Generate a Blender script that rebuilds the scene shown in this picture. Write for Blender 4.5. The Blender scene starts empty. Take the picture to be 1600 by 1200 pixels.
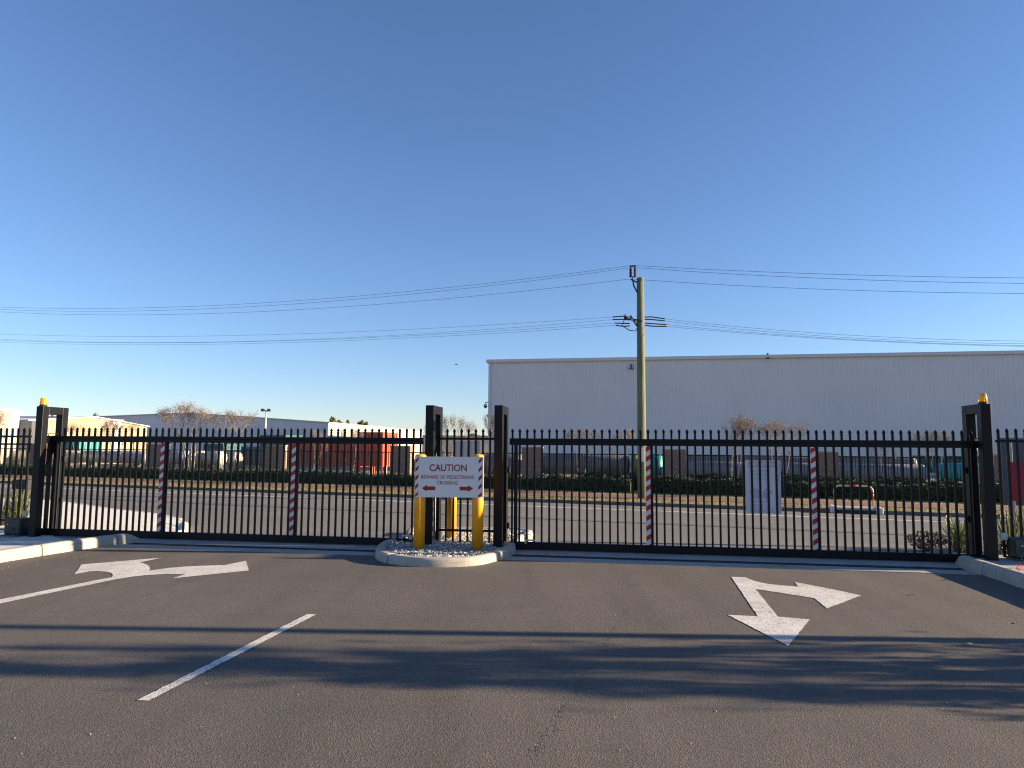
import bpy, math, random
from mathutils import Vector, Matrix

R = math.radians
random.seed(7)
sc = bpy.context.scene
COL = sc.collection

# ------------------------------------------------------------------ camera, sky, sun, exposure
FPX = 1110.0                      # focal length in photo pixels (1600 wide)
CAMH = 1.55
PITCH = math.atan(102.0 / FPX)
ROLL = 0.0078
SUN_EL = R(13.5)
SUN_AZ = R(-1.4)                   # measured from +X towards +Y
cam = bpy.data.cameras.new('camera')
cam.sensor_width = 36.0
cam.lens = FPX / 1600 * 36.0
cam.clip_start = 0.05
cam.clip_end = 5000
camo = bpy.data.objects.new('camera', cam)
COL.objects.link(camo)
F_ = Vector((0, math.cos(PITCH), math.sin(PITCH)))
U0 = Vector((0, -math.sin(PITCH), math.cos(PITCH)))
R0 = Vector((1, 0, 0))
R_ = R0 * math.cos(ROLL) + U0 * math.sin(ROLL)
U_ = U0 * math.cos(ROLL) - R0 * math.sin(ROLL)
m = Matrix.Identity(4)
for i in range(3):
    m[i][0] = R_[i]; m[i][1] = U_[i]; m[i][2] = -F_[i]
m[2][3] = CAMH
camo.matrix_world = m
sc.camera = camo

world = bpy.data.worlds.new('World')
sc.world = world
world.use_nodes = True
wn = world.node_tree.nodes
sky = wn.new('ShaderNodeTexSky')
sky.sky_type = 'NISHITA'
sky.sun_disc = False
sky.sun_elevation = SUN_EL
sky.sun_rotation = R(90) - SUN_AZ
sky.air_density = 1.0
sky.dust_density = 0.0
sky.ozone_density = 4.2
sky.altitude = 300
wn['Background'].inputs[1].default_value = 0.07
wt = wn.new('ShaderNodeMix'); wt.data_type = 'RGBA'; wt.blend_type = 'MULTIPLY'     # slight even white balance of the whole sky
wt.inputs[0].default_value = 1.0; wt.inputs[7].default_value = (1.04, 0.94, 1.0, 1)
world.node_tree.links.new(sky.outputs[0], wt.inputs[6])
world.node_tree.links.new(wt.outputs[2], wn['Background'].inputs[0])

sl = bpy.data.lights.new('sun', 'SUN')
sl.energy = 5.0
sl.angle = R(0.53)
sl.color = (1.0, 0.81, 0.57)
slo = bpy.data.objects.new('sun', sl)
COL.objects.link(slo)
sd = Vector((math.cos(SUN_EL) * math.cos(SUN_AZ), math.cos(SUN_EL) * math.sin(SUN_AZ), math.sin(SUN_EL)))
slo.rotation_euler = sd.to_track_quat('Z', 'Y').to_euler()
slo.location = (30, 0, 20)

sc.view_settings.view_transform = 'Standard'
sc.view_settings.look = 'None'
sc.view_settings.gamma = 1.0
sc.view_settings.exposure = 1.58
sc.view_settings.use_curve_mapping = False
sc.cycles.filter_width = 1.15

# ------------------------------------------------------------------ photo measurements to places
CO = Vector((0, 0, CAMH))
def ray(px, py):
    return F_ * FPX + R_ * (px - 800) - U_ * (py - 600)
def G(px, py, z=0.0):
    d = ray(px, py)
    return CO + d * ((z - CAMH) / d.z)

A_ = G(105, 838.3); B_ = G(1460, 878.5)
tg = (B_ - A_).normalized()
ALPHA = -math.atan2(tg.y, tg.x)
ng = Vector((-tg.y, tg.x, 0))
def plane_hit(px, py, p0, n):
    d = ray(px, py)
    return CO + d * ((p0 - CO).dot(n) / d.dot(n))
OG = plane_hit(800, 850, A_, ng); OG.z = 0
def S(px, py, q=0.0):
    """along-gate coordinate and height of a pixel lying in the vertical plane q in front of / behind the gate"""
    p = plane_hit(px, py, OG + ng * q, ng)
    return (p - OG).dot(tg), p.z
def gf(s, q=0.0, z=0.0):
    return OG + tg * s + ng * q + Vector((0, 0, z))
ZS = -0.8
def smooth(a):
    a = max(0.0, min(1.0, a)); return a * a * (3 - 2 * a)
def H(p):
    q = (p - OG).dot(ng)
    return ZS * smooth((q - 0.5) / 9.0)
def T(px, py):
    d = ray(px, py).normalized()
    l = 2.0
    while l < 120:
        p = CO + d * l
        if p.z <= H(p): return Vector((p.x, p.y, H(p)))
        l += 0.01
    return p
PHI = math.atan(0.38)
ts = Vector((math.cos(PHI), -math.sin(PHI), 0))
ns = Vector((math.sin(PHI), math.cos(PHI), 0))
def VS(px, py, Y0):
    return plane_hit(px, py, Vector((0, Y0, 0)), ns)
def sf(u, Y0, z=0.0):
    return Vector((0, Y0, 0)) + ts * u + Vector((0, 0, z))
def su(px, Y0):
    return (VS(px, 700, Y0) - Vector((0, Y0, 0))).dot(ts)

# ------------------------------------------------------------------ mesh helpers
class MB:
    def __init__(s): s.v = []; s.f = []
    def add(s, vs, fs):
        o = len(s.v); s.v += [tuple(v) for v in vs]; s.f += [tuple(i + o for i in f) for f in fs]; return s
    def box(s, x0, x1, y0, y1, z0, z1):
        vs = [(x, y, z) for z in (z0, z1) for y in (y0, y1) for x in (x0, x1)]
        return s.add(vs, [(0, 2, 3, 1), (4, 5, 7, 6), (0, 1, 5, 4), (2, 6, 7, 3), (0, 4, 6, 2), (1, 3, 7, 5)])
    def tube(s, p0, p1, r0, r1=None, n=8, caps=True):
        r1 = r0 if r1 is None else r1
        p0 = Vector(p0); p1 = Vector(p1); d = (p1 - p0).normalized()
        a = d.orthogonal().normalized(); b = d.cross(a)
        vs = []
        for p, r in ((p0, r0), (p1, r1)):
            for i in range(n):
                t = 2 * math.pi * i / n
                vs.append(p + a * (math.cos(t) * r) + b * (math.sin(t) * r))
        fs = [(i, (i + 1) % n, n + (i + 1) % n, n + i) for i in range(n)]
        if caps: fs += [tuple(range(n - 1, -1, -1)), tuple(range(n, 2 * n))]
        return s.add(vs, fs)
    def path(s, pts, r, n=6):
        pts = [Vector(p) for p in pts]
        rs = r if isinstance(r, (list, tuple)) else [r] * len(pts)
        vs = []
        a = None
        for i, p in enumerate(pts):
            d = (pts[min(i + 1, len(pts) - 1)] - pts[max(i - 1, 0)]).normalized()
            if a is None: a = d.orthogonal().normalized()
            a = (a - d * a.dot(d)).normalized(); b = d.cross(a)
            for k in range(n):
                t = 2 * math.pi * k / n
                vs.append(p + a * (math.cos(t) * rs[i]) + b * (math.sin(t) * rs[i]))
        fs = []
        for i in range(len(pts) - 1):
            for k in range(n):
                fs.append((i * n + k, i * n + (k + 1) % n, (i + 1) * n + (k + 1) % n, (i + 1) * n + k))
        fs += [tuple(range(n - 1, -1, -1)), tuple((len(pts) - 1) * n + k for k in range(n))]
        return s.add(vs, fs)
    def lathe(s, prof, n=20, c=(0, 0, 0)):
        vs = []
        for (r, z) in prof:
            for k in range(n):
                t = 2 * math.pi * k / n
                vs.append((c[0] + r * math.cos(t), c[1] + r * math.sin(t), c[2] + z))
        fs = []
        for i in range(len(prof) - 1):
            for k in range(n):
                fs.append((i * n + k, i * n + (k + 1) % n, (i + 1) * n + (k + 1) % n, (i + 1) * n + k))
        fs += [tuple(range(n - 1, -1, -1)), tuple((len(prof) - 1) * n + k for k in range(n))]
        return s.add(vs, fs)
    def prism(s, pts, z0, z1):
        n = len(pts)
        vs = [(p[0], p[1], z0) for p in pts] + [(p[0], p[1], z1) for p in pts]
        fs = [tuple(range(n - 1, -1, -1)), tuple(range(n, 2 * n))] + [(i, (i + 1) % n, n + (i + 1) % n, n + i) for i in range(n)]
        return s.add(vs, fs)
    def mesh(s, name, material, smooth_=False):
        me = bpy.data.meshes.new(name)
        me.from_pydata(s.v, [], s.f); me.update()
        if material: me.materials.append(material)
        if smooth_:
            for p in me.polygons: p.use_smooth = True
        return me
    def build(s, name, material, parent=None, loc=(0, 0, 0), rz=0.0, sm=False, bevel=0):
        return obj(name, s.mesh(name, material, sm), parent, loc, rz, bevel)

def obj(name, me, parent=None, loc=(0, 0, 0), rz=0.0, bevel=0):
    o = bpy.data.objects.new(name, me)
    COL.objects.link(o)
    o.parent = parent; o.location = loc; o.rotation_euler = (0, 0, rz)
    if bevel:
        b = o.modifiers.new('bevel', 'BEVEL'); b.width = bevel; b.segments = 2; b.limit_method = 'ANGLE'; b.angle_limit = R(35)
    return o
def tag(o, label, cat, group=None):
    o['label'] = label; o['category'] = cat
    if group: o['group'] = group
    return o
def thing(name, label, cat, loc=(0, 0, 0), rz=0.0, group=None):
    return tag(obj(name, None, None, loc, rz), label, cat, group)
def struct(o, label=None):
    o['kind'] = 'structure'
    if label: o['label'] = label
    return o
def copy_tree(o, parent=None):
    c = o.copy(); COL.objects.link(c); c.parent = parent
    for ch in list(o.children): copy_tree(ch, c)
    return c
def catmull(pts, k=6):
    out = []
    n = len(pts)
    for i in range(n - 1):
        p0 = pts[max(i - 1, 0)]; p1 = pts[i]; p2 = pts[i + 1]; p3 = pts[min(i + 2, n - 1)]
        for j in range(k):
            t = j / k
            out.append(0.5 * ((2 * p1) + (p2 - p0) * t + (2 * p0 - 5 * p1 + 4 * p2 - p3) * t * t + (3 * p1 - p0 - 3 * p2 + p3) * t ** 3))
    out.append(pts[-1].copy())
    return out

# ------------------------------------------------------------------ materials
class NT:
    def __init__(s, name):
        s.m = bpy.data.materials.new(name); s.m.use_nodes = True
        s.t = s.m.node_tree; s.b = s.t.nodes['Principled BSDF']
        s.co = s.t.nodes.new('ShaderNodeTexCoord').outputs['Object']
    def n(s, t, **kw):
        x = s.t.nodes.new(t)
        for k, v in kw.items(): setattr(x, k, v)
        return x
    def l(s, a, b): s.t.links.new(a, b)
    def noise(s, scale, detail=3, rough=0.55, vec=None):
        x = s.n('ShaderNodeTexNoise'); x.inputs['Scale'].default_value = scale
        x.inputs['Detail'].default_value = detail; x.inputs['Roughness'].default_value = rough
        s.l(vec or s.co, x.inputs['Vector']); return x.outputs['Fac']
    def vor(s, scale, out='Distance', feature='F1'):
        x = s.n('ShaderNodeTexVoronoi', feature=feature); x.inputs['Scale'].default_value = scale
        s.l(s.co, x.inputs['Vector']); return x.outputs[out]
    def ramp(s, fac, a, b, ca=(0, 0, 0), cb=(1, 1, 1)):
        x = s.n('ShaderNodeValToRGB')
        x.color_ramp.elements[0].position = a; x.color_ramp.elements[1].position = b
        x.color_ramp.elements[0].color = (*ca, 1); x.color_ramp.elements[1].color = (*cb, 1)
        s.l(fac, x.inputs[0]); return x.outputs[0]
    def mix(s, fac, a, b, mode='MIX'):
        x = s.n('ShaderNodeMix', data_type='RGBA', blend_type=mode)
        if isinstance(fac, (int, float)): x.inputs[0].default_value = fac
        else: s.l(fac, x.inputs[0])
        for i, c in ((6, a), (7, b)):
            if isinstance(c, tuple): x.inputs[i].default_value = (*c, 1)
            else: s.l(c, x.inputs[i])
        return x.outputs[2]
    def math(s, op, a, b=0.0):
        x = s.n('ShaderNodeMath', operation=op)
        for i, c in ((0, a), (1, b)):
            if isinstance(c, (int, float)): x.inputs[i].default_value = c
            else: s.l(c, x.inputs[i])
        return x.outputs[0]
    def bump(s, h, strength, dist):
        x = s.n('ShaderNodeBump'); x.inputs['Strength'].default_value = strength; x.inputs['Distance'].default_value = dist
        s.l(h, x.inputs['Height']); s.l(x.outputs[0], s.b.inputs['Normal'])
    def fin(s, col, rough=0.6, metal=0.0, spec=0.5):
        if isinstance(col, tuple): s.b.inputs['Base Color'].default_value = (*col, 1)
        else: s.l(col, s.b.inputs['Base Color'])
        if isinstance(rough, (int, float)): s.b.inputs['Roughness'].default_value = rough
        else: s.l(rough, s.b.inputs['Roughness'])
        s.b.inputs['Metallic'].default_value = metal
        s.b.inputs['Specular IOR Level'].default_value = spec
        return s.m
def plain(name, c, rough=0.5, metal=0.0, var=0.12, scale=3.0, bump=0.0, bscale=40.0, spec=0.5):
    x = NT(name)
    f = x.ramp(x.noise(scale, 4), 0.3, 0.7)
    col = x.mix(f, tuple(v * (1 - var) for v in c), tuple(min(1, v * (1 + var)) for v in c))
    if bump: x.bump(x.noise(bscale, 3), bump, 0.01)
    return x.fin(col, rough, metal, spec)

def m_asphalt(name, base, warm, grain=1.0, tracks=False):
    x = NT(name)
    big = x.ramp(x.noise(0.35, 4, 0.6), 0.3, 0.72)
    mid = x.ramp(x.noise(2.6, 4, 0.6), 0.3, 0.75)
    c = x.mix(big, tuple(v * 0.86 for v in base), tuple(v * 1.12 for v in base))
    c = x.mix(x.math('MULTIPLY', mid, 0.3), c, tuple(v * 0.74 for v in base))
    if tracks:
        mp = x.n('ShaderNodeMapping'); mp.inputs['Scale'].default_value = (1.9, 0.16, 1); mp.inputs['Rotation'].default_value = (0, 0, R(11)); x.l(x.co, mp.inputs[0])
        t1 = x.ramp(x.noise(1.0, 3, 0.5, mp.outputs[0]), 0.46, 0.66)
        c = x.mix(x.math('MULTIPLY', t1, 0.30), c, tuple(v * 0.55 for v in base))
        mp2 = x.n('ShaderNodeMapping'); mp2.inputs['Scale'].default_value = (0.5, 2.6, 1); mp2.inputs['Rotation'].default_value = (0, 0, R(24)); mp2.inputs['Location'].default_value = (3, 7, 0); x.l(x.co, mp2.inputs[0])
        t2 = x.ramp(x.noise(1.0, 4, 0.6, mp2.outputs[0]), 0.56, 0.72)
        c = x.mix(x.math('MULTIPLY', t2, 0.22), c, tuple(v * 0.6 for v in base))
        t3 = x.ramp(x.noise(1.1, 5, 0.65), 0.60, 0.74)
        c = x.mix(x.math('MULTIPLY', t3, 0.25), c, tuple(min(1, v * 1.45) for v in base))
        oil = x.ramp(x.noise(1.7, 2, 0.4), 0.70, 0.76)
        c = x.mix(x.math('MULTIPLY', oil, 0.45), c, tuple(v * 0.45 for v in base))
    st = x.vor(125.0, 'Color')
    sep = x.n('ShaderNodeSeparateColor'); x.l(st, sep.inputs[0])
    g = x.ramp(sep.outputs[0], 0.05, 0.95, (0.42, 0.39, 0.36), (1.6, 1.53, 1.43))
    c = x.mix(0.42 * grain, c, x.mix(1.0, c, g, 'MULTIPLY'))
    pale = x.ramp(sep.outputs[1], 0.975, 0.99)
    c = x.mix(x.math('MULTIPLY', pale, 0.4 * grain), c, (0.30, 0.28, 0.25))
    h = x.math('ADD', x.vor(125.0), x.math('MULTIPLY', x.noise(30.0, 3), 0.5))
    x.bump(h, 0.42 * grain, 0.005)
    return x.fin(c, 0.82, 0, 0.3)
M = {}
M['asphalt'] = m_asphalt('asphalt', (0.128, 0.111, 0.096), 1, 1.0, True)
M['road'] = m_asphalt('road_asphalt', (0.185, 0.17, 0.152), 1, 0.6)
M['road_worn'] = m_asphalt('worn_road_asphalt', (0.195, 0.18, 0.16), 1, 0.6)
def m_paint():
    x = NT('road_paint')
    w = x.ramp(x.noise(2.2, 4), 0.3, 0.7)
    c = x.mix(w, (0.60, 0.56, 0.50), (0.76, 0.72, 0.65))
    f = x.ramp(x.noise(75, 3, 0.7), 0.30, 0.48)
    c = x.mix(f, (0.36, 0.33, 0.30), c)
    sp = x.vor(110.0, 'Color'); sep = x.n('ShaderNodeSeparateColor'); x.l(sp, sep.inputs[0])
    dens = x.math('ADD', x.math('MULTIPLY', x.ramp(x.noise(3.0, 4, 0.65), 0.40, 0.70), 0.26), 0.035)
    hole = x.math('LESS_THAN', sep.outputs[0], dens)
    c = x.mix(x.math('MULTIPLY', hole, 0.8), c, (0.16, 0.142, 0.125))
    dirt = x.ramp(x.noise(6.0, 5, 0.7), 0.50, 0.75)
    c = x.mix(x.math('MULTIPLY', dirt, 0.30), c, (0.36, 0.32, 0.28))
    x.bump(x.vor(125.0), 0.35, 0.005)
    return x.fin(c, 0.7)
M['paint'] = m_paint()
M['old_line'] = plain('worn_line_paint', (0.42, 0.40, 0.36), 0.8, var=0.3, scale=1.5)
def m_concrete(name, base, var=0.14, bs=0.25, scuff=False):
    x = NT(name)
    f = x.ramp(x.noise(1.7, 6, 0.65), 0.28, 0.75)
    c = x.mix(f, tuple(v * (1 - var) for v in base), tuple(v * (1 + var) for v in base))
    s = x.ramp(x.noise(14, 5, 0.7), 0.35, 0.62)
    c = x.mix(s, tuple(v * 0.78 for v in base), c)
    d = x.ramp(x.vor(70.0), 0.05, 0.12)
    c = x.mix(d, tuple(v * 0.7 for v in base), c)
    if scuff:
        mp = x.n('ShaderNodeMapping'); mp.inputs['Scale'].default_value = (2.2, 2.2, 26); x.l(x.co, mp.inputs[0])
        k = x.ramp(x.noise(1.0, 4, 0.65, mp.outputs[0]), 0.54, 0.70)
        c = x.mix(x.math('MULTIPLY', k, 0.55), c, tuple(v * 0.42 for v in base))
        k2 = x.ramp(x.noise(3.1, 5, 0.7), 0.56, 0.68)
        c = x.mix(x.math('MULTIPLY', k2, 0.35), c, tuple(v * 0.6 for v in base))
    x.bump(x.noise(55, 4, 0.7), bs, 0.008)
    return x.fin(c, 0.85, 0, 0.3)
M['kerb'] = m_concrete('kerb_concrete', (0.43, 0.395, 0.335), scuff=True)
M['kerb_old'] = m_concrete('old_kerb_concrete', (0.17, 0.145, 0.12), 0.3)
M['slab'] = m_concrete('slab_concrete', (0.40, 0.38, 0.345), 0.2, scuff=True)
M['path_concrete'] = m_concrete('path_concrete', (0.70, 0.645, 0.555))
M['apron'] = m_concrete('new_pale_concrete', (0.86, 0.80, 0.69), 0.06)
M['tar'] = plain('bitumen', (0.022, 0.021, 0.02), 0.6, var=0.3, scale=8)
M['pit'] = plain('asphalt_pit', (0.082, 0.072, 0.063), 0.9, var=0.3, scale=20)
M['black'] = plain('black_powder_coat', (0.0042, 0.0044, 0.0052), 0.42, var=0.15, scale=5, bump=0.05, bscale=300, spec=0.24)
M['black_matt'] = plain('black_plastic', (0.016, 0.017, 0.019), 0.55, var=0.15)
M['steel'] = plain('galvanised_steel', (0.42, 0.43, 0.44), 0.45, 0.8, var=0.15, scale=9)
M['steel_dark'] = plain('worn_steel', (0.10, 0.10, 0.10), 0.5, 0.7, var=0.3, scale=14)
M['drain'] = plain('drain_iron', (0.03, 0.03, 0.032), 0.6, 0.4, var=0.3, scale=20)
def m_yellow():
    x = NT('yellow_paint')
    c = x.mix(x.ramp(x.noise(5, 4), 0.3, 0.7), (0.78, 0.32, 0.004), (0.86, 0.38, 0.008))
    z = x.n('ShaderNodeSeparateXYZ'); x.l(x.co, z.inputs[0])
    dirt = x.math('MULTIPLY', x.ramp(z.outputs[2], 0.0, 0.28, (1, 1, 1), (0, 0, 0)), x.ramp(x.noise(25, 5, 0.7), 0.42, 0.7))
    c = x.mix(x.math('MULTIPLY', dirt, 0.55), c, (0.22, 0.17, 0.10))
    sc_ = x.ramp(x.noise(22, 4, 0.7), 0.62, 0.70)
    c = x.mix(x.math('MULTIPLY', sc_, 0.45), c, (0.34, 0.20, 0.06))
    return x.fin(c, 0.38)
M['yellow'] = m_yellow()
M['yellow_cap'] = plain('yellow_cap_paint', (0.82, 0.40, 0.02), 0.4, var=0.08)
M['sign_white'] = plain('sign_aluminium_white', (0.70, 0.685, 0.66), 0.35, var=0.04)
M['sign_red'] = plain('sign_red', (0.30, 0.010, 0.014), 0.45, var=0.08)
def m_tape():
    x = NT('hazard_tape')
    z = x.n('ShaderNodeSeparateXYZ'); x.l(x.co, z.inputs[0])
    v = x.math('FRACT', x.math('DIVIDE', x.math('ADD', z.outputs[2], x.math('MULTIPLY', z.outputs[0], -0.62)), 0.148))
    st = x.math('GREATER_THAN', v, 0.5)
    return x.fin(x.mix(st, (0.62, 0.62, 0.60), (0.42, 0.012, 0.015)), 0.35)
M['tape'] = m_tape()
def m_lens():
    x = NT('amber_lens')
    x.b.inputs['Transmission Weight'].default_value = 0.55
    x.b.inputs['IOR'].default_value = 1.3
    return x.fin((0.95, 0.55, 0.03), 0.15)
M['lens'] = m_lens()
def m_leaf(name, a, b, rough=0.55, trans=0.25):
    x = NT(name)
    g = x.n('ShaderNodeNewGeometry')
    f = x.ramp(g.outputs['Random Per Island'], 0.0, 1.0, a, b)
    f2 = x.mix(x.math('MULTIPLY', x.ramp(x.noise(1.3, 3), 0.35, 0.65), 0.5), f, tuple(v * 0.6 for v in a))
    x.b.inputs['Subsurface Weight'].default_value = 0.0
    x.fin(f2, rough)
    tr = x.n('ShaderNodeBsdfTranslucent'); x.l(f2, tr.inputs[0])
    mx = x.n('ShaderNodeMixShader'); mx.inputs[0].default_value = trans
    out = x.t.nodes['Material Output']
    x.l(x.b.outputs[0], mx.inputs[1]); x.l(tr.outputs[0], mx.inputs[2]); x.l(mx.outputs[0], out.inputs[0])
    return x.m
M['hedge'] = m_leaf('hedge_leaf', (0.018, 0.030, 0.010), (0.060, 0.085, 0.018), trans=0.15)
M['pods'] = m_leaf('seed_pods', (0.15, 0.105, 0.082), (0.32, 0.24, 0.195), 0.8, 0.15)
M['twig'] = plain('twig_bark', (0.19, 0.15, 0.125), 0.85, var=0.3, scale=6)
M['trunk_pale'] = plain('myrtle_bark', (0.44, 0.35, 0.26), 0.8, var=0.3, scale=9, bump=0.3, bscale=30)
M['grass'] = m_leaf('grass_blade', (0.19, 0.17, 0.045), (0.36, 0.295, 0.10), 0.6, 0.3)
M['grass_soil'] = plain('grass_soil', (0.23, 0.19, 0.07), 0.9, var=0.35, scale=2.5, bump=0.5, bscale=30)
M['strap'] = m_leaf('strap_leaf', (0.10, 0.12, 0.035), (0.27, 0.28, 0.11), 0.5, 0.3)
M['shrub_red'] = m_leaf('reddish_leaf', (0.07, 0.05, 0.022), (0.22, 0.15, 0.09), 0.5, 0.2)
M['flower'] = m_leaf('red_petal', (0.40, 0.03, 0.03), (0.62, 0.10, 0.08), 0.5, 0.3)
M['gumleaf'] = m_leaf('gum_leaf', (0.035, 0.05, 0.018), (0.08, 0.10, 0.03), 0.5, 0.2)
M['far_leaf'] = m_leaf('far_leaf', (0.17, 0.15, 0.075), (0.34, 0.29, 0.15), 0.6, 0.3)
M['soil'] = plain('garden_soil', (0.085, 0.065, 0.048), 0.95, var=0.35, scale=5, bump=0.6, bscale=25)
M['dirt'] = plain('bare_ground', (0.20, 0.17, 0.13), 0.95, var=0.25, scale=0.4)
def m_pavers():
    x = NT('red_pavers')
    br = x.n('ShaderNodeTexBrick'); br.inputs['Scale'].default_value = 4.5
    br.inputs['Color1'].default_value = (0.155, 0.062, 0.043, 1); br.inputs['Color2'].default_value = (0.205, 0.085, 0.06, 1)
    br.inputs['Mortar'].default_value = (0.20, 0.12, 0.09, 1); br.inputs['Mortar Size'].default_value = 0.012
    x.l(x.co, br.inputs['Vector'])
    c = x.mix(x.math('MULTIPLY', x.ramp(x.noise(0.9, 4), 0.35, 0.7), 0.4), br.outputs[0], (0.24, 0.12, 0.085))
    return x.fin(c, 0.85)
M['pavers'] = m_pavers()
def m_brick():
    x = NT('pillar_brick')
    mp = x.n('ShaderNodeMapping'); mp.inputs['Rotation'].default_value = (R(90), 0, 0); x.l(x.co, mp.inputs[0])
    br = x.n('ShaderNodeTexBrick'); br.inputs['Scale'].default_value = 4.3
    br.inputs['Color1'].default_value = (0.21, 0.11, 0.075, 1); br.inputs['Color2'].default_value = (0.32, 0.185, 0.13, 1)
    br.inputs['Mortar'].default_value = (0.30, 0.25, 0.20, 1); br.inputs['Mortar Size'].default_value = 0.014
    x.l(mp.outputs[0], br.inputs['Vector'])
    return x.fin(br.outputs[0], 0.85)
M['brick'] = m_brick()
M['pillar_cap'] = m_concrete('pillar_cap', (0.36, 0.30, 0.25))
M['clad_grey'] = plain('grey_cladding', (0.70, 0.675, 0.65), 0.45, var=0.04, scale=0.15)
M['trim_grey'] = plain('grey_trim', (0.62, 0.60, 0.58), 0.4, var=0.05)
M['clad_far'] = plain('far_grey_cladding', (0.66, 0.64, 0.63), 0.5, var=0.04, scale=0.1)
M['clad_cream'] = plain('cream_cladding', (0.56, 0.50, 0.40), 0.5, var=0.05, scale=0.2)
M['clad_tan'] = plain('tan_render', (0.42, 0.31, 0.18), 0.7, var=0.06, scale=0.3)
M['roof_grey'] = plain('roof_sheet', (0.22, 0.23, 0.25), 0.5, var=0.1)
M['dark_grey'] = plain('dark_grey_panel', (0.10, 0.10, 0.105), 0.5, var=0.1)
M['tank_grey'] = plain('silver_tank', (0.42, 0.42, 0.42), 0.45, 0.2, var=0.22, scale=0.9)
M['tank_dark'] = plain('weathered_tank', (0.17, 0.165, 0.155), 0.6, var=0.35, scale=0.8)
M['tank_mid'] = plain('grey_tank', (0.25, 0.25, 0.25), 0.55, 0.1, var=0.3, scale=0.9)
M['tank_beige'] = plain('beige_tank', (0.58, 0.53, 0.42), 0.5, var=0.12, scale=1.2)
M['teal'] = plain('teal_paint', (0.03, 0.30, 0.27), 0.45, var=0.2, scale=0.8)
M['teal_dark'] = plain('dark_teal_paint', (0.012, 0.10, 0.10), 0.5, var=0.2, scale=0.8)
M['olive'] = plain('olive_paint', (0.20, 0.21, 0.08), 0.5, var=0.2, scale=0.8)
M['red_box'] = plain('red_container', (0.50, 0.085, 0.035), 0.5, var=0.25, scale=1.0)
M['blue_box'] = plain('blue_machine', (0.02, 0.09, 0.14), 0.5, var=0.2)
def m_pole():
    x = NT('pole_timber')
    mp = x.n('ShaderNodeMapping'); mp.inputs['Scale'].default_value = (14, 14, 0.8); x.l(x.co, mp.inputs[0])
    f = x.ramp(x.noise(1.0, 5, 0.7, mp.outputs[0]), 0.3, 0.7)
    c = x.mix(f, (0.085, 0.10, 0.052), (0.19, 0.205, 0.105))
    c = x.mix(x.math('MULTIPLY', x.ramp(x.noise(1.2, 4), 0.45, 0.7), 0.5), c, (0.15, 0.13, 0.08))
    x.bump(f, 0.5, 0.02)
    return x.fin(c, 0.85)
M['timber'] = m_pole()
M['insulator'] = plain('brown_insulator', (0.085, 0.02, 0.014), 0.3, var=0.15)
M['cable'] = plain('cable', (0.035, 0.036, 0.04), 0.6, var=0.1)
M['conductor'] = plain('conductor', (0.14, 0.145, 0.16), 0.5, 0.3, var=0.1)
M['gravel'] = m_leaf('gravel_stone', (0.30, 0.29, 0.27), (0.80, 0.77, 0.70), 0.85, 0.0)
M['gravel_base'] = plain('gravel_bed', (0.27, 0.26, 0.24), 0.95, var=0.4, scale=40, bump=0.8, bscale=60)
M['banner'] = plain('corflute_board', (0.93, 0.91, 0.95), 0.55, var=0.06)
M['banner_pink'] = plain('faded_pink_print', (0.68, 0.52, 0.62), 0.55, var=0.08)
M['banner_violet'] = plain('faded_violet_print', (0.60, 0.48, 0.70), 0.55, var=0.08)
M['banner_white'] = plain('faded_white_print', (0.90, 0.86, 0.92), 0.55, var=0.04)
M['banner_blue'] = plain('faded_blue_print', (0.58, 0.60, 0.70), 0.55, var=0.1)
M['banner_pale'] = plain('faded_pale_blue_print', (0.86, 0.87, 0.94), 0.55, var=0.06)
M['board_red'] = plain('red_board', (0.35, 0.012, 0.045), 0.45, var=0.06)
M['board_grey'] = plain('slate_board', (0.075, 0.085, 0.105), 0.5, var=0.1)
M['cream_tube'] = plain('cream_tube_paint', (0.58, 0.47, 0.28), 0.45, var=0.12, scale=8)
M['tube_red'] = plain('red_band_paint', (0.40, 0.03, 0.025), 0.45, var=0.12)
M['bird'] = plain('bird_feather', (0.03, 0.03, 0.032), 0.7)
M['leaf_dry'] = plain('dry_leaf', (0.38, 0.28, 0.17), 0.8, var=0.2)
M['leaf_dark'] = plain('dark_leaf', (0.045, 0.035, 0.025), 0.8, var=0.2)
M['motor'] = plain('motor_housing', (0.022, 0.030, 0.036), 0.4, var=0.1)
M['grey_box'] = plain('pale_grey_plastic', (0.50, 0.52, 0.53), 0.5, var=0.05)

# ------------------------------------------------------------------ ground, car park, road, far side of the street
gr = MB(); gr.add([(-2500, -2500, -0.98), (2500, -2500, -0.98), (2500, 2500, -0.98), (-2500, 2500, -0.98)], [(0, 1, 2, 3)])
struct(gr.build('ground', M['dirt']), 'bare ground reaching to the horizon')

def rect_g(s0, s1, q0, q1, z):
    return [gf(s0, q0, z), gf(s1, q0, z), gf(s1, q1, z), gf(s0, q1, z)]
SLABQ = -1.0
cp = MB()
a = gf(-45, SLABQ - 0.03); b = gf(45, SLABQ - 0.03)
cp.add([(a.x, a.y, 0), (b.x, b.y, 0), (48, -30, 0), (-48, -30, 0), (a.x, a.y, -0.12), (b.x, b.y, -0.12)], [(0, 3, 2, 1), (0, 1, 5, 4)])
car_park = struct(cp.build('car_park', M['asphalt']), 'dark asphalt driveway in front of the gates')

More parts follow.
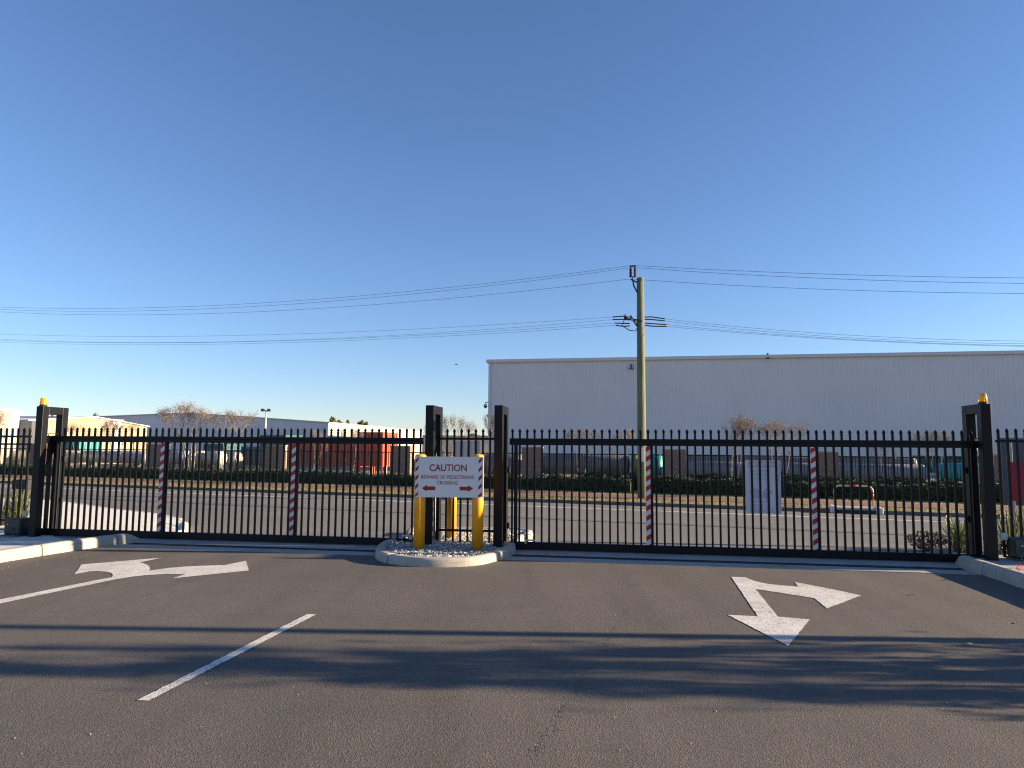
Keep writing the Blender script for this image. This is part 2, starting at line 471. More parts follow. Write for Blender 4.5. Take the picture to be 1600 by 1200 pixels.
# street road with the driveway crossover falling towards it
rd = MB()
ss = [-70 + 4 * i for i in range(36)]
qs = [0.47, 0.7] + [1.0 + 0.6 * i for i in range(15)] + [12, 16, 20, 26, 34]
for q in qs:
    for s in ss:
        p = gf(s, q); rd.v.append((p.x, p.y, H(p)))
for j in range(len(qs) - 1):
    for i in range(len(ss) - 1):
        k = j * len(ss) + i
        rd.f.append((k, k + 1, k + 1 + len(ss), k + len(ss)))
road = struct(rd.build('road', M['road'], sm=True), 'grey street running across behind the gates')

# road markings and seams on the street
def sstrip(name, ya, yb, u0, u1, z, mat_, parent, wob=0.0, step=2.0):
    mb = MB(); n = max(1, int((u1 - u0) / step))
    for i in range(n + 1):
        u = u0 + (u1 - u0) * i / n
        w = random.uniform(-wob, wob)
        for y in (ya + w, yb + w * 0.6):
            p = sf(u, y); mb.v.append((p.x, p.y, z))
    for i in range(n): mb.f.append((2 * i, 2 * i + 2, 2 * i + 3, 2 * i + 1))
    return mb.build(name, mat_, parent)
def Yd(py, z=ZS): return G(800, py, z).y
sstrip('edge_line', Yd(790.6), Yd(789.3), -45, 26, ZS + 0.006, M['old_line'], road)
sstrip('road_seam', Yd(783.6), Yd(783.0), -45, 26, ZS + 0.006, M['tar'], road, 0.03)
sstrip('road_seam', Yd(809.2), Yd(808.6), -45, 20, ZS + 0.006, M['tar'], road, 0.05)
sstrip('road_band', Yd(807), Yd(802), -45, 22, ZS + 0.004, M['road_worn'], road, 0.05)
sstrip('gutter', Yd(788.8), Yd(783.4), -45, 26, ZS + 0.004, M['road_worn'], road, 0.02)

KERB_Y = Yd(783.2)
ZV = ZS + 0.13
kb = MB()
def sq(mb, ya, yb, u0, u1, z0, z1):
    vs = []
    for z in (z0, z1):
        for u, y in ((u0, ya), (u1, ya), (u1, yb), (u0, yb)):
            p = sf(u, y); vs.append((p.x, p.y, z))
    mb.add(vs, [(0, 3, 2, 1), (4, 5, 6, 7), (0, 1, 5, 4), (1, 2, 6, 5), (2, 3, 7, 6), (3, 0, 4, 7)])
far_kerb = obj('street_kerb', None); struct(far_kerb, 'concrete kerb along the far side of the street')
for i in range(24):
    u0 = -46 + i * 3.0
    k = MB(); sq(k, KERB_Y, KERB_Y + 0.2, u0, u0 + 2.97, ZS - 0.1, ZV + 0.01)
    k.build('kerb_stone', M['kerb_old'], far_kerb)
Y1 = Yd(773.6, ZV); Y2 = Yd(768.2, ZV); Y3 = Yd(764.5, ZV)
v = MB(); sq(v, KERB_Y + 0.2, Y1, -46, 40, ZS - 0.1, ZV); verge1 = struct(v.build('grass_verge', M['grass_soil']), 'dry grass strip along the street kerb')
v = MB(); sq(v, Y1, Y2, -46, 40, ZS - 0.1, ZV + 0.02); struct(v.build('footpath', M['pavers']), 'red paved footpath across the street')
v = MB(); sq(v, Y2, Y3 + 5, -46, 40, ZS - 0.1, ZV + 0.005); struct(v.build('garden_strip', M['grass_soil']), 'grassed strip under the hedge across the street')
v = MB(); sq(v, Y3 + 5, 300, -250, 260, ZS - 0.1, ZV - 0.01); struct(v.build('yard_ground', M['dirt']), 'pale ground of the yard behind the far fence')

def blades(mb, pts, h0, h1, w):
    for p in pts:
        a = random.uniform(0, 6.28); h = random.uniform(h0, h1); l = random.uniform(0, h * 0.7)
        d = Vector((math.cos(a), math.sin(a), 0)); s_ = Vector((-d.y, d.x, 0)) * w
        mb.add([p - s_, p + s_, p + d * l + Vector((0, 0, h))], [(0, 1, 2)])
gb = MB()
pts = []
for i in range(16000):
    u = random.uniform(-40, 24)
    y = random.uniform(KERB_Y + 0.15, Y1 + 0.1) if random.random() < 0.72 else random.uniform(Y2 - 0.1, Y3)
    p = sf(u, y); p.z = ZV; pts.append(p)
blades(gb, pts, 0.03, 0.11, 0.012)
go = gb.build('verge_grass', M['grass']); go['kind'] = 'stuff'; go['label'] = 'short dry grass on the verges across the street'

# ------------------------------------------------------------------ concrete strip under the gates, drains, track
sLp = S(55, 740, -0.29)[0]; sRp = S(1546, 740, -0.29)[0]
sCl = S(669.5, 740, -0.29)[0]; sCr = S(778, 740, -0.29)[0]
slab = MB()
D0, D1 = -0.70, -0.47
for (q0, q1) in ((SLABQ, D0), (D1, 0.46)):
    vs = [gf(s_, q, z) for z in (-0.15, 0.004) for (s_, q) in ((-30, q0), (30, q0), (30, q1), (-30, q1))]
    slab.add(vs, [(0, 3, 2, 1), (4, 5, 6, 7), (0, 1, 5, 4), (1, 2, 6, 5), (2, 3, 7, 6), (3, 0, 4, 7)])
slabo = struct(slab.build('gate_slab', M['slab']), 'concrete strip under the sliding gates')
for (a0, b0, lab) in ((sLp + 1.0, sCl, 'narrow iron channel drain set in concrete before the left gate'),
                     (sCr, sRp, 'narrow iron channel drain set in concrete before the right gate')):
    L = b0 - a0
    t = thing('channel_drain', lab, 'drain', gf(a0, (D0 + D1) / 2), -ALPHA)
    w = (D1 - D0) / 2
    c = MB(); c.box(0, L, -w, w, -0.14, -0.06); c.box(0, L, -w + .002, -w + 0.022, -0.059, -0.001); c.box(0, L, w - 0.022, w - .002, -0.059, -0.001)
    c.build('channel', M['drain'], t)
    g = MB(); n = int(L / 0.026)
    for i in range(n): g.box(0.01 + i * 0.026, 0.023 + i * 0.026, -w + 0.023, w - 0.023, -0.02, -0.004)
    g.box(0, L, -0.008, 0.008, -0.03, -0.021)
    go = g.build('grate_bars', M['drain'], t); go['kind'] = 'stuff'
    r = MB(); r.box(0, L, -0.02, 0.02, 0.005, 0.014); r.tube((0, 0, 0.016), (L, 0, 0.016), 0.010, n=6)
    tr = r.build('gate_track', M['steel_dark'], None, gf(a0, 0), -ALPHA)
    tag(tr, 'thin steel ground rail beneath the ' + ('left' if 'left' in lab else 'right') + ' sliding gate', 'gate rail')

# ------------------------------------------------------------------ painted arrows and line, seam (flat print on the car park)
def ground_poly(name, px, z, mat_, label=None):
    cor = [G(x, y, z) for x, y in px]
    pts = []
    for i, a_ in enumerate(cor):
        b_ = cor[(i + 1) % len(cor)]; n_ = max(1, int((b_ - a_).length / 0.035)); d_ = (b_ - a_)
        nn = Vector((-d_.y, d_.x, 0)).normalized()
        for k_ in range(n_): pts.append(a_ + d_ * (k_ / n_) + nn * (random.gauss(0, 0.0028) if k_ else 0.0))
    mb = MB(); mb.add(pts, [tuple(range(len(pts)))])
    o = mb.build(name, mat_, car_park)
    if o.data.polygons[0].normal.z < 0: o.data.flip_normals()
    if label: o['label'] = label
    return o
la = [(0, 368), (330, 302), (600, 247), (660, 237), (674, 222), (662, 210), (630, 203), (585, 199), (530, 201), (443, 218), (485, 160), (965, 119), (832, 147),
      (868, 157), (889, 172), (893, 184), (884, 197), (1000, 181), (1100, 172), (1220, 167), (1340, 163), (1465, 137), (1482, 195), (1025, 242), (1107, 217), (990, 216),
      (885, 222), (800, 230), (700, 246), (600, 266), (330, 322), (0, 392)]
la = [(x / 3.81, 840 + y / 3.81) for x, y in la]
la = [(-170, 976.5)] + la + [(-170, 984)]
ground_poly('turn_arrow', la, 0.004, M['paint'], 'white two-headed turn arrow painted by the left kerb')
ra = [(192, 188), (260, 190), (300, 207), (345, 218), (390, 225), (455, 231), (515, 235), (497, 213), (690, 250), (818, 278), (652, 340), (595, 292), (430, 265), (310, 247),
      (418, 380), (570, 393), (467, 520), (175, 371), (320, 378)]
ra = [(1080 + x / 3.077, 840 + y / 3.077) for x, y in ra]
ground_poly('turn_arrow', ra, 0.004, M['paint'], 'white two-headed arrow painted before the right gate')
ground_poly('lane_line', [(214, 1093.8), (232.3, 1094.6), (494.4, 959.9), (479.7, 959.5)], 0.004, M['paint'], 'white painted lane dash')
seam = [(-60, 1013), (0, 991), (79, 963), (130, 948), (184, 932), (240, 913), (290, 895), (325, 882), (367, 867)]
up = []; dn = []
for i in range(len(seam) - 1):
    for j in range(8):
        t = j / 8; x = seam[i][0] * (1 - t) + seam[i + 1][0] * t; y = seam[i][1] * (1 - t) + seam[i + 1][1] * t
        p = G(x, y, 0.0022); w = random.uniform(0.002, 0.011)
        j_ = random.uniform(-0.006, 0.006)
        up.append(p + Vector((j_, w + j_, 0))); dn.append(p + Vector((j_, -w + j_, 0)))
mb = MB(); n = len(up); mb.add(up + dn, [(i, n + i, n + i + 1, i + 1) for i in range(n - 1)])
mb.build('paving_seam', M['tar'], car_park)
rv = MB()       # ravelled joint running towards the right gate: small pits in the surface
for i in range(260):
    t = random.random(); x = 985 - 150 * t + random.gauss(0, 2 + 5 * t); y = 945 + 235 * t
    p = G(x, y, 0.0022); r_ = random.uniform(0.002, 0.0065); k = random.randint(5, 7); a0 = random.uniform(0, 6)
    rv.add([p + Vector((math.cos(a0 + 6.283 * j / k) * r_ * random.uniform(0.6, 1.2), math.sin(a0 + 6.283 * j / k) * r_ * random.uniform(0.8, 1.8), 0)) for j in range(k)], [tuple(range(k))])
ro = rv.build('ravelled_joint', M['pit'], car_park); ro['kind'] = 'stuff'

# ------------------------------------------------------------------ kerbs
def sweep(name, line, w, h, parent, mat_, side=1, tap0=0.0, tap1=0.0, zfun=None, cut=None):
    """kerb stones swept along a plan line; cut = list of arc-length fractions for the joints"""
    pts = catmull([Vector((p.x, p.y, 0)) for p in line], 8)
    L = [0.0]
    for i in range(1, len(pts)): L.append(L[-1] + (pts[i] - pts[i - 1]).length)
    tot = L[-1]
    prof = [(0.0, -0.08), (0.0, 0.0), (0.008, h * 0.72), (0.02, h * 0.92), (0.042, h), (w - 0.03, h), (w - 0.008, h * 0.93), (w, h * 0.78), (w, -0.08)]
    cuts = [0.0] + [c * tot for c in (cut or [])] + [tot]
    for c0, c1 in zip(cuts[:-1], cuts[1:]):
        a0 = c0 + (0.008 if c0 > 0 else 0); a1 = c1 - (0.008 if c1 < tot else 0)
        n = max(3, int((a1 - a0) / 0.07))
        mb = MB()
        for i in range(n + 1):
            l = a0 + (a1 - a0) * i / n
            k = 0
            while k < len(L) - 2 and L[k + 1] < l: k += 1
            t = (l - L[k]) / max(1e-6, L[k + 1] - L[k])
            p = pts[k].lerp(pts[k + 1], t)
            d = (pts[min(k + 2, len(pts) - 1)] - pts[max(k - 1, 0)]).normalized()
            nrm = Vector((-d.y, d.x, 0)) * side
            zf = 1.0
            if tap0: zf *= smooth(0.12 + l / tap0)
            if tap1: zf *= smooth(0.12 + (tot - l) / tap1)
            z0 = zfun(p) if zfun else 0.0
            for (o_, z) in prof:
                jit = random.uniform(-0.0015, 0.0015)
                mb.v.append((p.x + nrm.x * (o_ + jit), p.y + nrm.y * (o_ + jit), z0 + (z * zf if z > 0 else z)))
        m_ = len(prof)
        for i in range(n):
            for k in range(m_ - 1):
                q = (i * m_ + k, i * m_ + k + 1, (i + 1) * m_ + k + 1, (i + 1) * m_ + k)
                mb.f.append(q if side < 0 else q[::-1])
        mb.f.append(tuple(range(m_))); mb.f.append(tuple(n * m_ + k for k in range(m_ - 1, -1, -1)))
        o = mb.build('kerb_stone', mat_, parent)
        for p in o.data.polygons: p.use_smooth = len(p.vertices) == 4
    return pts
KH = 0.118
ik = struct(obj('island_kerb', None), 'pale concrete kerb curving round the gravel island')
isl = [(652, 851), (634, 849.5), (612, 852), (595, 858), (586, 867.5), (591, 876), (618, 882.6), (660, 886), (705, 886.2), (747, 883.5), (772, 878), (788, 873), (801, 867), (806, 860), (797, 852.5)]
ip = sweep('island', [G(x, y) for x, y in isl], 0.15, KH, ik, M['kerb'], 1, 0.28, 0.3, None, [0.41, 0.80])
lk = struct(obj('driveway_kerb', None), 'pale concrete kerb at the left edge of the driveway')
lkp = [(-150, 902), (-60, 889), (0, 879.3), (60, 869.5), (107, 862), (163, 853.8), (197, 849.5), (229, 845.5)]
lp = sweep('lk', [G(x, y) for x, y in lkp], 0.16, 0.152, lk, M['kerb'], 1, 0, 0.38, None, [0.18, 0.50, 0.86])
rk = struct(obj('driveway_kerb', None), 'concrete kerb at the right edge of the driveway')
rkp = [(1490, 880.5), (1503, 888), (1518, 893.5), (1533, 898), (1600, 920.5), (1700, 955), (1850, 1010)]
rp = sweep('rk', [G(x, y) for x, y in rkp], 0.16, 0.155, rk, M['kerb'], 1, 0.34, 0, None, [0.22, 0.60])

# concrete pad behind the left kerb, garden soil behind the right kerb
def inner(pts, w): 
    out = []
    for i, p in enumerate(pts):
        d = (pts[min(i + 1, len(pts) - 1)] - pts[max(i - 1, 0)]).normalized()
        out.append(p + Vector((-d.y, d.x, 0)) * w)
    return out
li = inner(lp, 0.155)[:-6:4]
poly = [(p.x, p.y) for p in li] + [tuple(gf(sLp + 1.3, -0.75)[:2]), tuple(gf(sLp + 0.2, -0.10)[:2]), tuple(gf(sLp + 0.2, 0.45)[:2]), tuple(gf(-16, 0.45)[:2])]
pad = MB(); pad.prism(poly[::-1], -0.1, 0.016); po = pad.build('concrete_pad', M['path_concrete'])
struct(po, 'concrete pad around the left gate motor')
ri = inner(rp, 0.155)[8::4]
poly = [(p.x, p.y) for p in ri] + [tuple(gf(16, -1)[:2]), tuple(gf(16, 0.45)[:2]), tuple(gf(sRp - 0.2, 0.45)[:2]), tuple(gf(sRp - 0.2, -0.1)[:2])]
pad = MB(); pad.prism(poly, -0.1, 0.085); po = pad.build('concrete_pad', M['slab'])
struct(po, 'concrete pad around the right gate motor')

# gravel island
gin = inner(ip, 0.13)[::3]
far_ring = [(797, 852.5), (808, 846), (822, 843), (831, 838.5), (828, 834), (812, 832), (790, 831.5), (755, 831.2), (715, 831), (680, 831), (652, 833), (640, 840), (645, 846)]
fr3 = [T(x, y) for x, y in far_ring]
fk = struct(obj('island_kerb', None), 'kerb at the street end of the gravel island')
fline = [T(x, y) for x, y in [(806, 850), (820, 846.5), (830, 842), (833, 837.5), (826, 833.5), (808, 831.2), (780, 830.2), (740, 829.6), (700, 829.2), (660, 829.5), (640, 833), (634, 840)]]
fp_ = sweep('far', fline, 0.14, KH, fk, M['kerb'], 1, 0.3, 0.3, H, [0.35])
bed = MB()
poly = [(p.x, p.y) for p in gin] + [(p.x, p.y) for p in inner(fp_, 0.07)[::5]]
cx = sum(p[0] for p in poly) / len(poly); cy = sum(p[1] for p in poly) / len(poly)
def bedz(x, y):
    return H(Vector((x, y, 0))) + 0.075
rings = 7
for r_ in range(rings + 1):
    for (x, y) in poly:
        xx = cx + (x - cx) * r_ / rings; yy = cy + (y - cy) * r_ / rings
        bed.v.append((xx, yy, bedz(xx, yy)))
n = len(poly)
for r_ in range(rings):
    for i in range(n):
        bed.f.append((r_ * n + i, (r_ + 1) * n + i, (r_ + 1) * n + (i + 1) % n, r_ * n + (i + 1) % n))
bo = bed.build('island_bed', M['gravel_base']); struct(bo, 'bed of the gravel island between the gates')
def inside(x, y, P):
    c = False; j = len(P) - 1
    for i in range(len(P)):
        if (P[i][1] > y) != (P[j][1] > y) and x < (P[j][0] - P[i][0]) * (y - P[i][1]) / (P[j][1] - P[i][1]) + P[i][0]: c = not c
        j = i
    return c
xs = [p[0] for p in poly]; ys = [p[1] for p in poly]
gs = MB()
OCT = [(1, 0, 0), (-1, 0, 0), (0, 1, 0), (0, -1, 0), (0, 0, 1), (0, 0, -1)]
OF = [(0, 2, 4), (2, 1, 4), (1, 3, 4), (3, 0, 4), (2, 0, 5), (1, 2, 5), (3, 1, 5), (0, 3, 5)]
cnt = 0
while cnt < 9000:
    x = random.uniform(min(xs), max(xs)); y = random.uniform(min(ys), max(ys))
    if not inside(x, y, poly): continue
    cnt += 1
    r_ = random.uniform(0.010, 0.024); a = random.uniform(0, 6.28); ca, sa = math.cos(a), math.sin(a)
    z = bedz(x, y) + random.uniform(-0.004, 0.016)
    vs = []
    for (ox, oy, oz) in OCT:
        k = r_ * random.uniform(0.7, 1.2)
        ox, oy, oz = ox * k, oy * k, oz * k * 0.75
        vs.append((x + ox * ca - oy * sa, y + ox * sa + oy * ca, z + oz))
    gs.add(vs, OF)
go = gs.build('gravel', M['gravel']); go['kind'] = 'stuff'; go['label'] = 'pale crushed gravel filling the kerbed island'

# concrete nib of the street footpath behind the left gate
nib = [(-140, 779), (-40, 781), (40, 783), (92, 786), (130, 791.5), (180, 799.5), (240, 806), (272, 812.5), (289, 820), (295, 829), (291, 838), (270, 842), (150, 839), (60, 836), (-140, 829)]
nb = MB(); P = [T(x, y) for x, y in nib]
ctr = sum(P, Vector()) / len(P)
N = len(P)
for k in range(6):
    for p in P:
        q = ctr.lerp(p, k / 5); nb.v.append((q.x, q.y, H(q) + 0.10))
for p in P: nb.v.append((p.x, p.y, H(p) - 0.1))
for k in range(6):
    for i in range(N): nb.f.append((k * N + i, (k + 1) * N + i, (k + 1) * N + (i + 1) % N, k * N + (i + 1) % N))
struct(nb.build('footpath_apron', M['apron']), 'sunlit pale concrete apron with rounded nose behind the left gate')
nk = struct(obj('apron_kerb', None), 'kerb round the nose of the pale concrete apron')
sweep('nib', [T(x, y) for x, y in nib[3:12]][::-1], 0.15, 0.109, nk, M['apron'], 1, 0, 0.2, H, [0.4, 0.7])

# ------------------------------------------------------------------ gates and fences
PW = 0.0142
def picket_mesh(z0, zr, ztip, name='picket'):
    mb = MB()
    zn = ztip - 0.062
    mb.box(-PW, PW, -PW, PW, z0, zn)
    prof = [(0.014, zn), (0.026, zn + 0.018), (0.022, zn + 0.034), (0.002, ztip)]
    mb.lathe(prof, 6)
    mb.box(-0.017, 0.017, -0.017, 0.017, zn - 0.012, zn - 0.001)
    return mb.mesh(name, M['black'])
TOPZ = 1.875
BR0, BR1 = 0.018, 0.128      # bottom rail
TR0, TR1 = 1.618, 1.722      # top rail
pk_gate = picket_mesh(BR1 - 0.001, TR1, TOPZ)
PITCHG = 0.1163

def gate(label, s0, s1, first, stiles, dirn):
    t = thing('sliding_gate', label, 'gate', gf(s0, 0), -ALPHA, 'black picket sliding gates')
    L = s1 - s0
    MB().box(0, L, -0.04, 0.04, BR0, BR1).build('bottom_rail', M['black'], t, bevel=0.005)
    r = MB(); r.box(0, L, -0.035, 0.035, TR0, TR0 + 0.058); r.box(0, L, -0.022, 0.022, TR0 + 0.0585, TR1)
    r.build('top_rail', M['black'], t, bevel=0.004)
    n = 0
    x = first - s0
    while x < L - 0.02:
        if x > 0.02:
            obj('picket', pk_gate, t, (x, 0, 0)); n += 1
        x += PITCHG
    for (s_, tape) in stiles:
        sti = MB().box(-0.025, 0.025, -0.025, 0.025, BR1 - 0.001, TR0 + 0.001).build('stile', M['black'], t, (s_ - s0, 0.0, 0))
        if tape:
            MB().box(-0.035, 0.035, -0.004, 0.0, 0.0, 1.47).build('reflective_tape', M['tape'], sti, (tape, -0.0265, BR1 + 0.006))
    # wheels in the bottom rail
    for f in (0.12, 0.88):
        w = MB(); w.tube((0, -0.016, 0.035), (0, 0.016, 0.035), 0.03, n=16)
        w.build('wheel', M['steel_dark'], t, (L * f, 0, -0.008))
    return t
def S0(px, py): return S(px, py)[0]
gl = gate('left black picket sliding gate between the tall posts', S0(66, 760), S0(660, 760), S0(102, 676),
          [(S0(257.5, 760), -0.055), (S0(463.5, 760), -0.055), (S0(84, 760), 0), (S0(75, 760), 0)], 1)
grt = gate('right black picket sliding gate with the pale dog warning board', S0(796, 760), S0(1534, 760), S0(801, 676),
          [(S0(1018, 760), -0.05), (S0(1277, 760), -0.055), (S0(806, 760), 0), (S0(1524, 760), 0)], 1)
# pale latch brackets on the bottom rails
for (px, py, par, s0) in ((636, 838, gl, S0(66, 760)), (828, 845, grt, S0(796, 760))):
    s_, z_ = S(px, py, -0.05)
    b = MB(); b.box(-0.08, 0.08, -0.012, 0.012, 0.0, 0.022); b.box(0.04 if px < 700 else -0.08, 0.08 if px < 700 else -0.05, -0.013, 0.011, -0.045, -0.0005)
    b.build('latch_bracket', M['steel'], par, (s_ - s0, -0.055, z_))

def portal(name, label, s_, h, ps=1, extra=None):
    """goal-post guide frame standing across the gate line"""
    t = thing(name, label, 'gate post', gf(s_, 0), -ALPHA, 'tall black gate guide posts')
    w = 0.066
    MB().box(-w, w, -0.22 - w, -0.22 + w, 0.0, h).build('front_post', M['black'], t, bevel=0.007)
    MB().box(-w, w, 0.22 - w, 0.22 + w, 0.0, h).build('rear_post', M['black'], t, bevel=0.007)
    MB().box(-w + 0.001, w - 0.001, -0.22 + w + 0.001, 0.22 - w - 0.001, h - 0.135, h - 0.001).build('cross_bar', M['black'], t, bevel=0.006)
    MB().box(-w - 0.04, w + 0.04, -0.22 - w - 0.03, -0.22 + w + 0.03, 0.0, 0.012).build('base_plate', M['black'], t)
    r = MB()
    for q in (-0.06, 0.06):
        r.tube((0, q, TR0 - 0.03), (0, q, TR0 + 0.09), 0.022, n=12)
        r.tube((0, q, TR0 + 0.09), (0, q, TR0 + 0.125), 0.008, n=8)
    r.build('guide_rollers', M['steel_dark'], t)
    b = MB(); b.box(-0.02, 0.02, -0.15, 0.15, TR1 + 0.03, TR1 + 0.042); b.box(-0.025, 0.025, -0.152, -0.146, TR1 - 0.1, TR1 + 0.042)
    b.build('roller_bracket', M['black'], t)
    return t
hP = 2.235
pL = portal('gate_post', 'black gate post frame beside the left gate motor, amber beacon on top', sLp, S(60, 635, -0.22)[1])
pCl = portal('gate_post', 'black gate post frame behind the left bollard of the caution sign', sCl, S(669, 633.5, -0.22)[1])
pCr = portal('gate_post', 'black gate post frame just right of the caution sign', sCr, S(778, 633.5, -0.22)[1])
pR = portal('gate_post', 'black gate post frame at the right gate motor, amber beacon on top', sRp, S(1545, 631, -0.22)[1])
# gusset on left frame, tape and boxes on posts
g = MB(); g.prism([(-0.0, 0.0), (0.26, 0.0), (0.0, -0.45)], 0, 0.006)
gg = g.build('gusset_plate', M['black'], pL, (0.067, -0.15, 1.63)); gg.rotation_euler = (R(90), 0, R(90))
MB().box(-0.004, 0.0, -0.03, 0.03, 0.0, 0.68).build('reflective_tape', M['tape'], pCl, (0.0705, -0.22, 0.06))
for par, zz in ((pCr, (0.30, 1.18)), (pR, (0.55, 1.25)), (pL, (1.28, 0.55))):
    sx = -1 if par is pR else 1
    for z in zz:
        MB().box(-0.02, 0.02, -0.025, 0.025, 0, 0.09).build('sensor', M['black_matt'], par, (sx * 0.088, 0.22, z), bevel=0.006)
cable = MB(); cable.path([(0.075, -0.12, 1.5), (0.075, -0.125, 0.9), (0.08, -0.13, 0.3), (0.078, -0.16, 0.12), (0.09, -0.2, 0.08)], 0.007)
cable.build('conduit', M['steel'], pCl)

def beacon(label, s_, h):
    t = thing('warning_beacon', label, 'beacon', gf(s_, -0.22, h), -ALPHA, 'amber warning beacons on the end posts')
    MB().lathe([(0.062, 0.0), (0.062, 0.012), (0.052, 0.022), (0.052, 0.03)], 20).build('base', M['black_matt'], t)
    l = MB().lathe([(0.055, 0.0302), (0.056, 0.05), (0.046, 0.135), (0.040, 0.146), (0.01, 0.149)], 20).build('lens', M['lens'], t)
    for p in l.data.polygons: p.use_smooth = True
    MB().lathe([(0.016, 0.031), (0.016, 0.10), (0.006, 0.112)], 10).build('lamp', M['yellow_cap'], l)
beacon('amber beacon on top of the left end gate post', sLp, S(60, 635, -0.22)[1])
beacon('amber beacon on top of the right end gate post', sRp, S(1545, 631, -0.22)[1])

def fence(label, s0, s1, first, n, rails, z0, ztip, q=0.0):
    t = thing('picket_fence', label, 'fence', gf(s0, q), -ALPHA, 'short fixed picket fences beside the gates')
    pm = picket_mesh(z0, 0, ztip)
    for (a, b) in rails: MB().box(0, s1 - s0, -0.019, 0.019, a, b).build('rail', M['black'], t, bevel=0.003)
    for i in range(n):
        x = first + i * PITCHG - s0
        if 0 < x < s1 - s0: obj('picket', pm, t, (x, 0, 0))
    return t
zt = S(30, 668)[1]
r1 = S(30, 682)[1]; r2 = S(30, 694)[1]; r3 = S(30, 813)[1]
fence('black picket fence left of the left gate motor', S0(48, 700) - 5.4, S0(48, 700), S0(46, 690) - 45 * PITCHG, 46,
      [(r1 - 0.018, r1 + 0.018), (r2 - 0.016, r2 + 0.016), (r3 - 0.018, r3 + 0.018)], 0.15, zt)
zt = S(730, 669.5)[1]; r1 = S(730, 685.6)[1]; r3 = S(730, 829)[1]
fence('short black picket fence panel behind the caution sign', sCl + 0.07, sCr - 0.066, S0(699, 676), 8,
      [(r1 - 0.018, r1 + 0.018), (r3 - 0.018, r3 + 0.018)], 0.10, zt)
zt = S(1585, 669)[1]; r1 = S(1585, 689.5)[1]; r3 = S(1585, 853)[1]
fence('black picket fence right of the right gate post', S0(1556, 700), S0(1556, 700) + 5, S0(1560, 690), 44,
      [(r1 - 0.018, r1 + 0.018), (r3 - 0.018, r3 + 0.018)], 0.10, zt)

# gate motors with hoop guards
def motor(label, px, py, q, wd, z0):
    s_, _ = S(px, py, q)
    t = thing('gate_motor', label, 'gate motor', gf(s_, q, z0), -ALPHA, 'gate motors beside the end posts')
    b = MB(); b.prism([(-wd, -0.13), (wd, -0.13), (wd, 0.13), (-wd, 0.13)], 0.03, 0.30); b = b.build('housing', M['motor'], t, bevel=0.025)
    MB().box(-wd - .01, wd + .01, -0.14, 0.14, 0.0, 0.03).build('base_plate', M['steel_dark'], t)
    MB().box(wd * 0.25, wd * 0.25 + 0.004, -0.131, -0.129, 0.04, 0.285).build('cover_seam', M['black_matt'], b)
    MB().tube((-wd * 0.5, -0.135, 0.2), (-wd * 0.5, -0.129, 0.2), 0.012, n=12).build('lock', M['steel'], b)
    h = thing('hoop_guard', label.replace('motor', 'hoop guard').replace('dark gate', 'low steel'), 'guard rail', gf(s_, q - 0.24, z0), -ALPHA, 'hoop guards before the motors')
    pts = [(-0.15, 0, 0), (-0.15, 0, 0.09), (-0.13, 0, 0.12), (-0.09, 0, 0.13), (0.09, 0, 0.13), (0.13, 0, 0.12), (0.15, 0, 0.09), (0.15, 0, 0)]
    MB().path(pts, 0.011, 8).build('hoop', M['steel_dark'], h)
    MB().box(-0.15, 0.15, -0.012, 0.012, 0.015, 0.03).build('bar', M['steel_dark'], h)
    return t
motor('dark gate motor beside the left end post', 28, 820, -0.18, 0.15, 0.016)
motor('dark gate motor beside the right end post', 1600, 868, -0.12, 0.16, 0.086)
b = MB().box(-0.04, 0.04, -0.03, 0.03, -0.05, 0.05)
s_, z_ = S(1568, 838, -0.05)
tag(b.build('sensor_box', M['grey_box'], None, gf(s_, -0.05, z_), -ALPHA, bevel=0.006), 'small pale box on the fence right of the right post', 'sensor box')
s_, z_ = S(40, 803, -0.05)
tag(MB().box(-0.03, 0.03, -0.025, 0.025, -0.05, 0.05).build('sensor_box', M['grey_box'], None, gf(s_, -0.05, z_), -ALPHA, bevel=0.006), 'small grey box above the left gate motor', 'sensor box')

# ------------------------------------------------------------------ bollards and caution sign
def bollard(label, px, py, ptop):
    p = G(px, py, 0.075)
    d = ray(px, ptop); d = CO + d * ((p.y - CO.y) / d.y)
    h = d.z - 0.05
    t = thing('bollard', label, 'bollard', (p.x, p.y, 0.05), 0, 'yellow steel bollards on the island')
    o = MB().lathe([(0.083, 0.0), (0.083, h - 0.05)], 32).build('post', M['yellow'], t)
    c = MB().lathe([(0.0835, h - 0.0495), (0.0845, h - 0.045), (0.083, h - 0.022), (0.066, h - 0.008), (0.03, h), (0.004, h + 0.001)], 32).build('cap', M['yellow_cap'], o)
    for oo in (o, c):
        for f in oo.data.polygons: f.use_smooth = len(f.vertices) == 4
    return p
bl = bollard('yellow bollard holding the left end of the caution sign', 654.5, 857.8, 709.5)
br_ = bollard('yellow bollard holding the right end of the caution sign', 745.8, 858.8, 709.5)
bollard('yellow bollard behind the caution sign, beyond the short fence', 705, 840.5, 713)

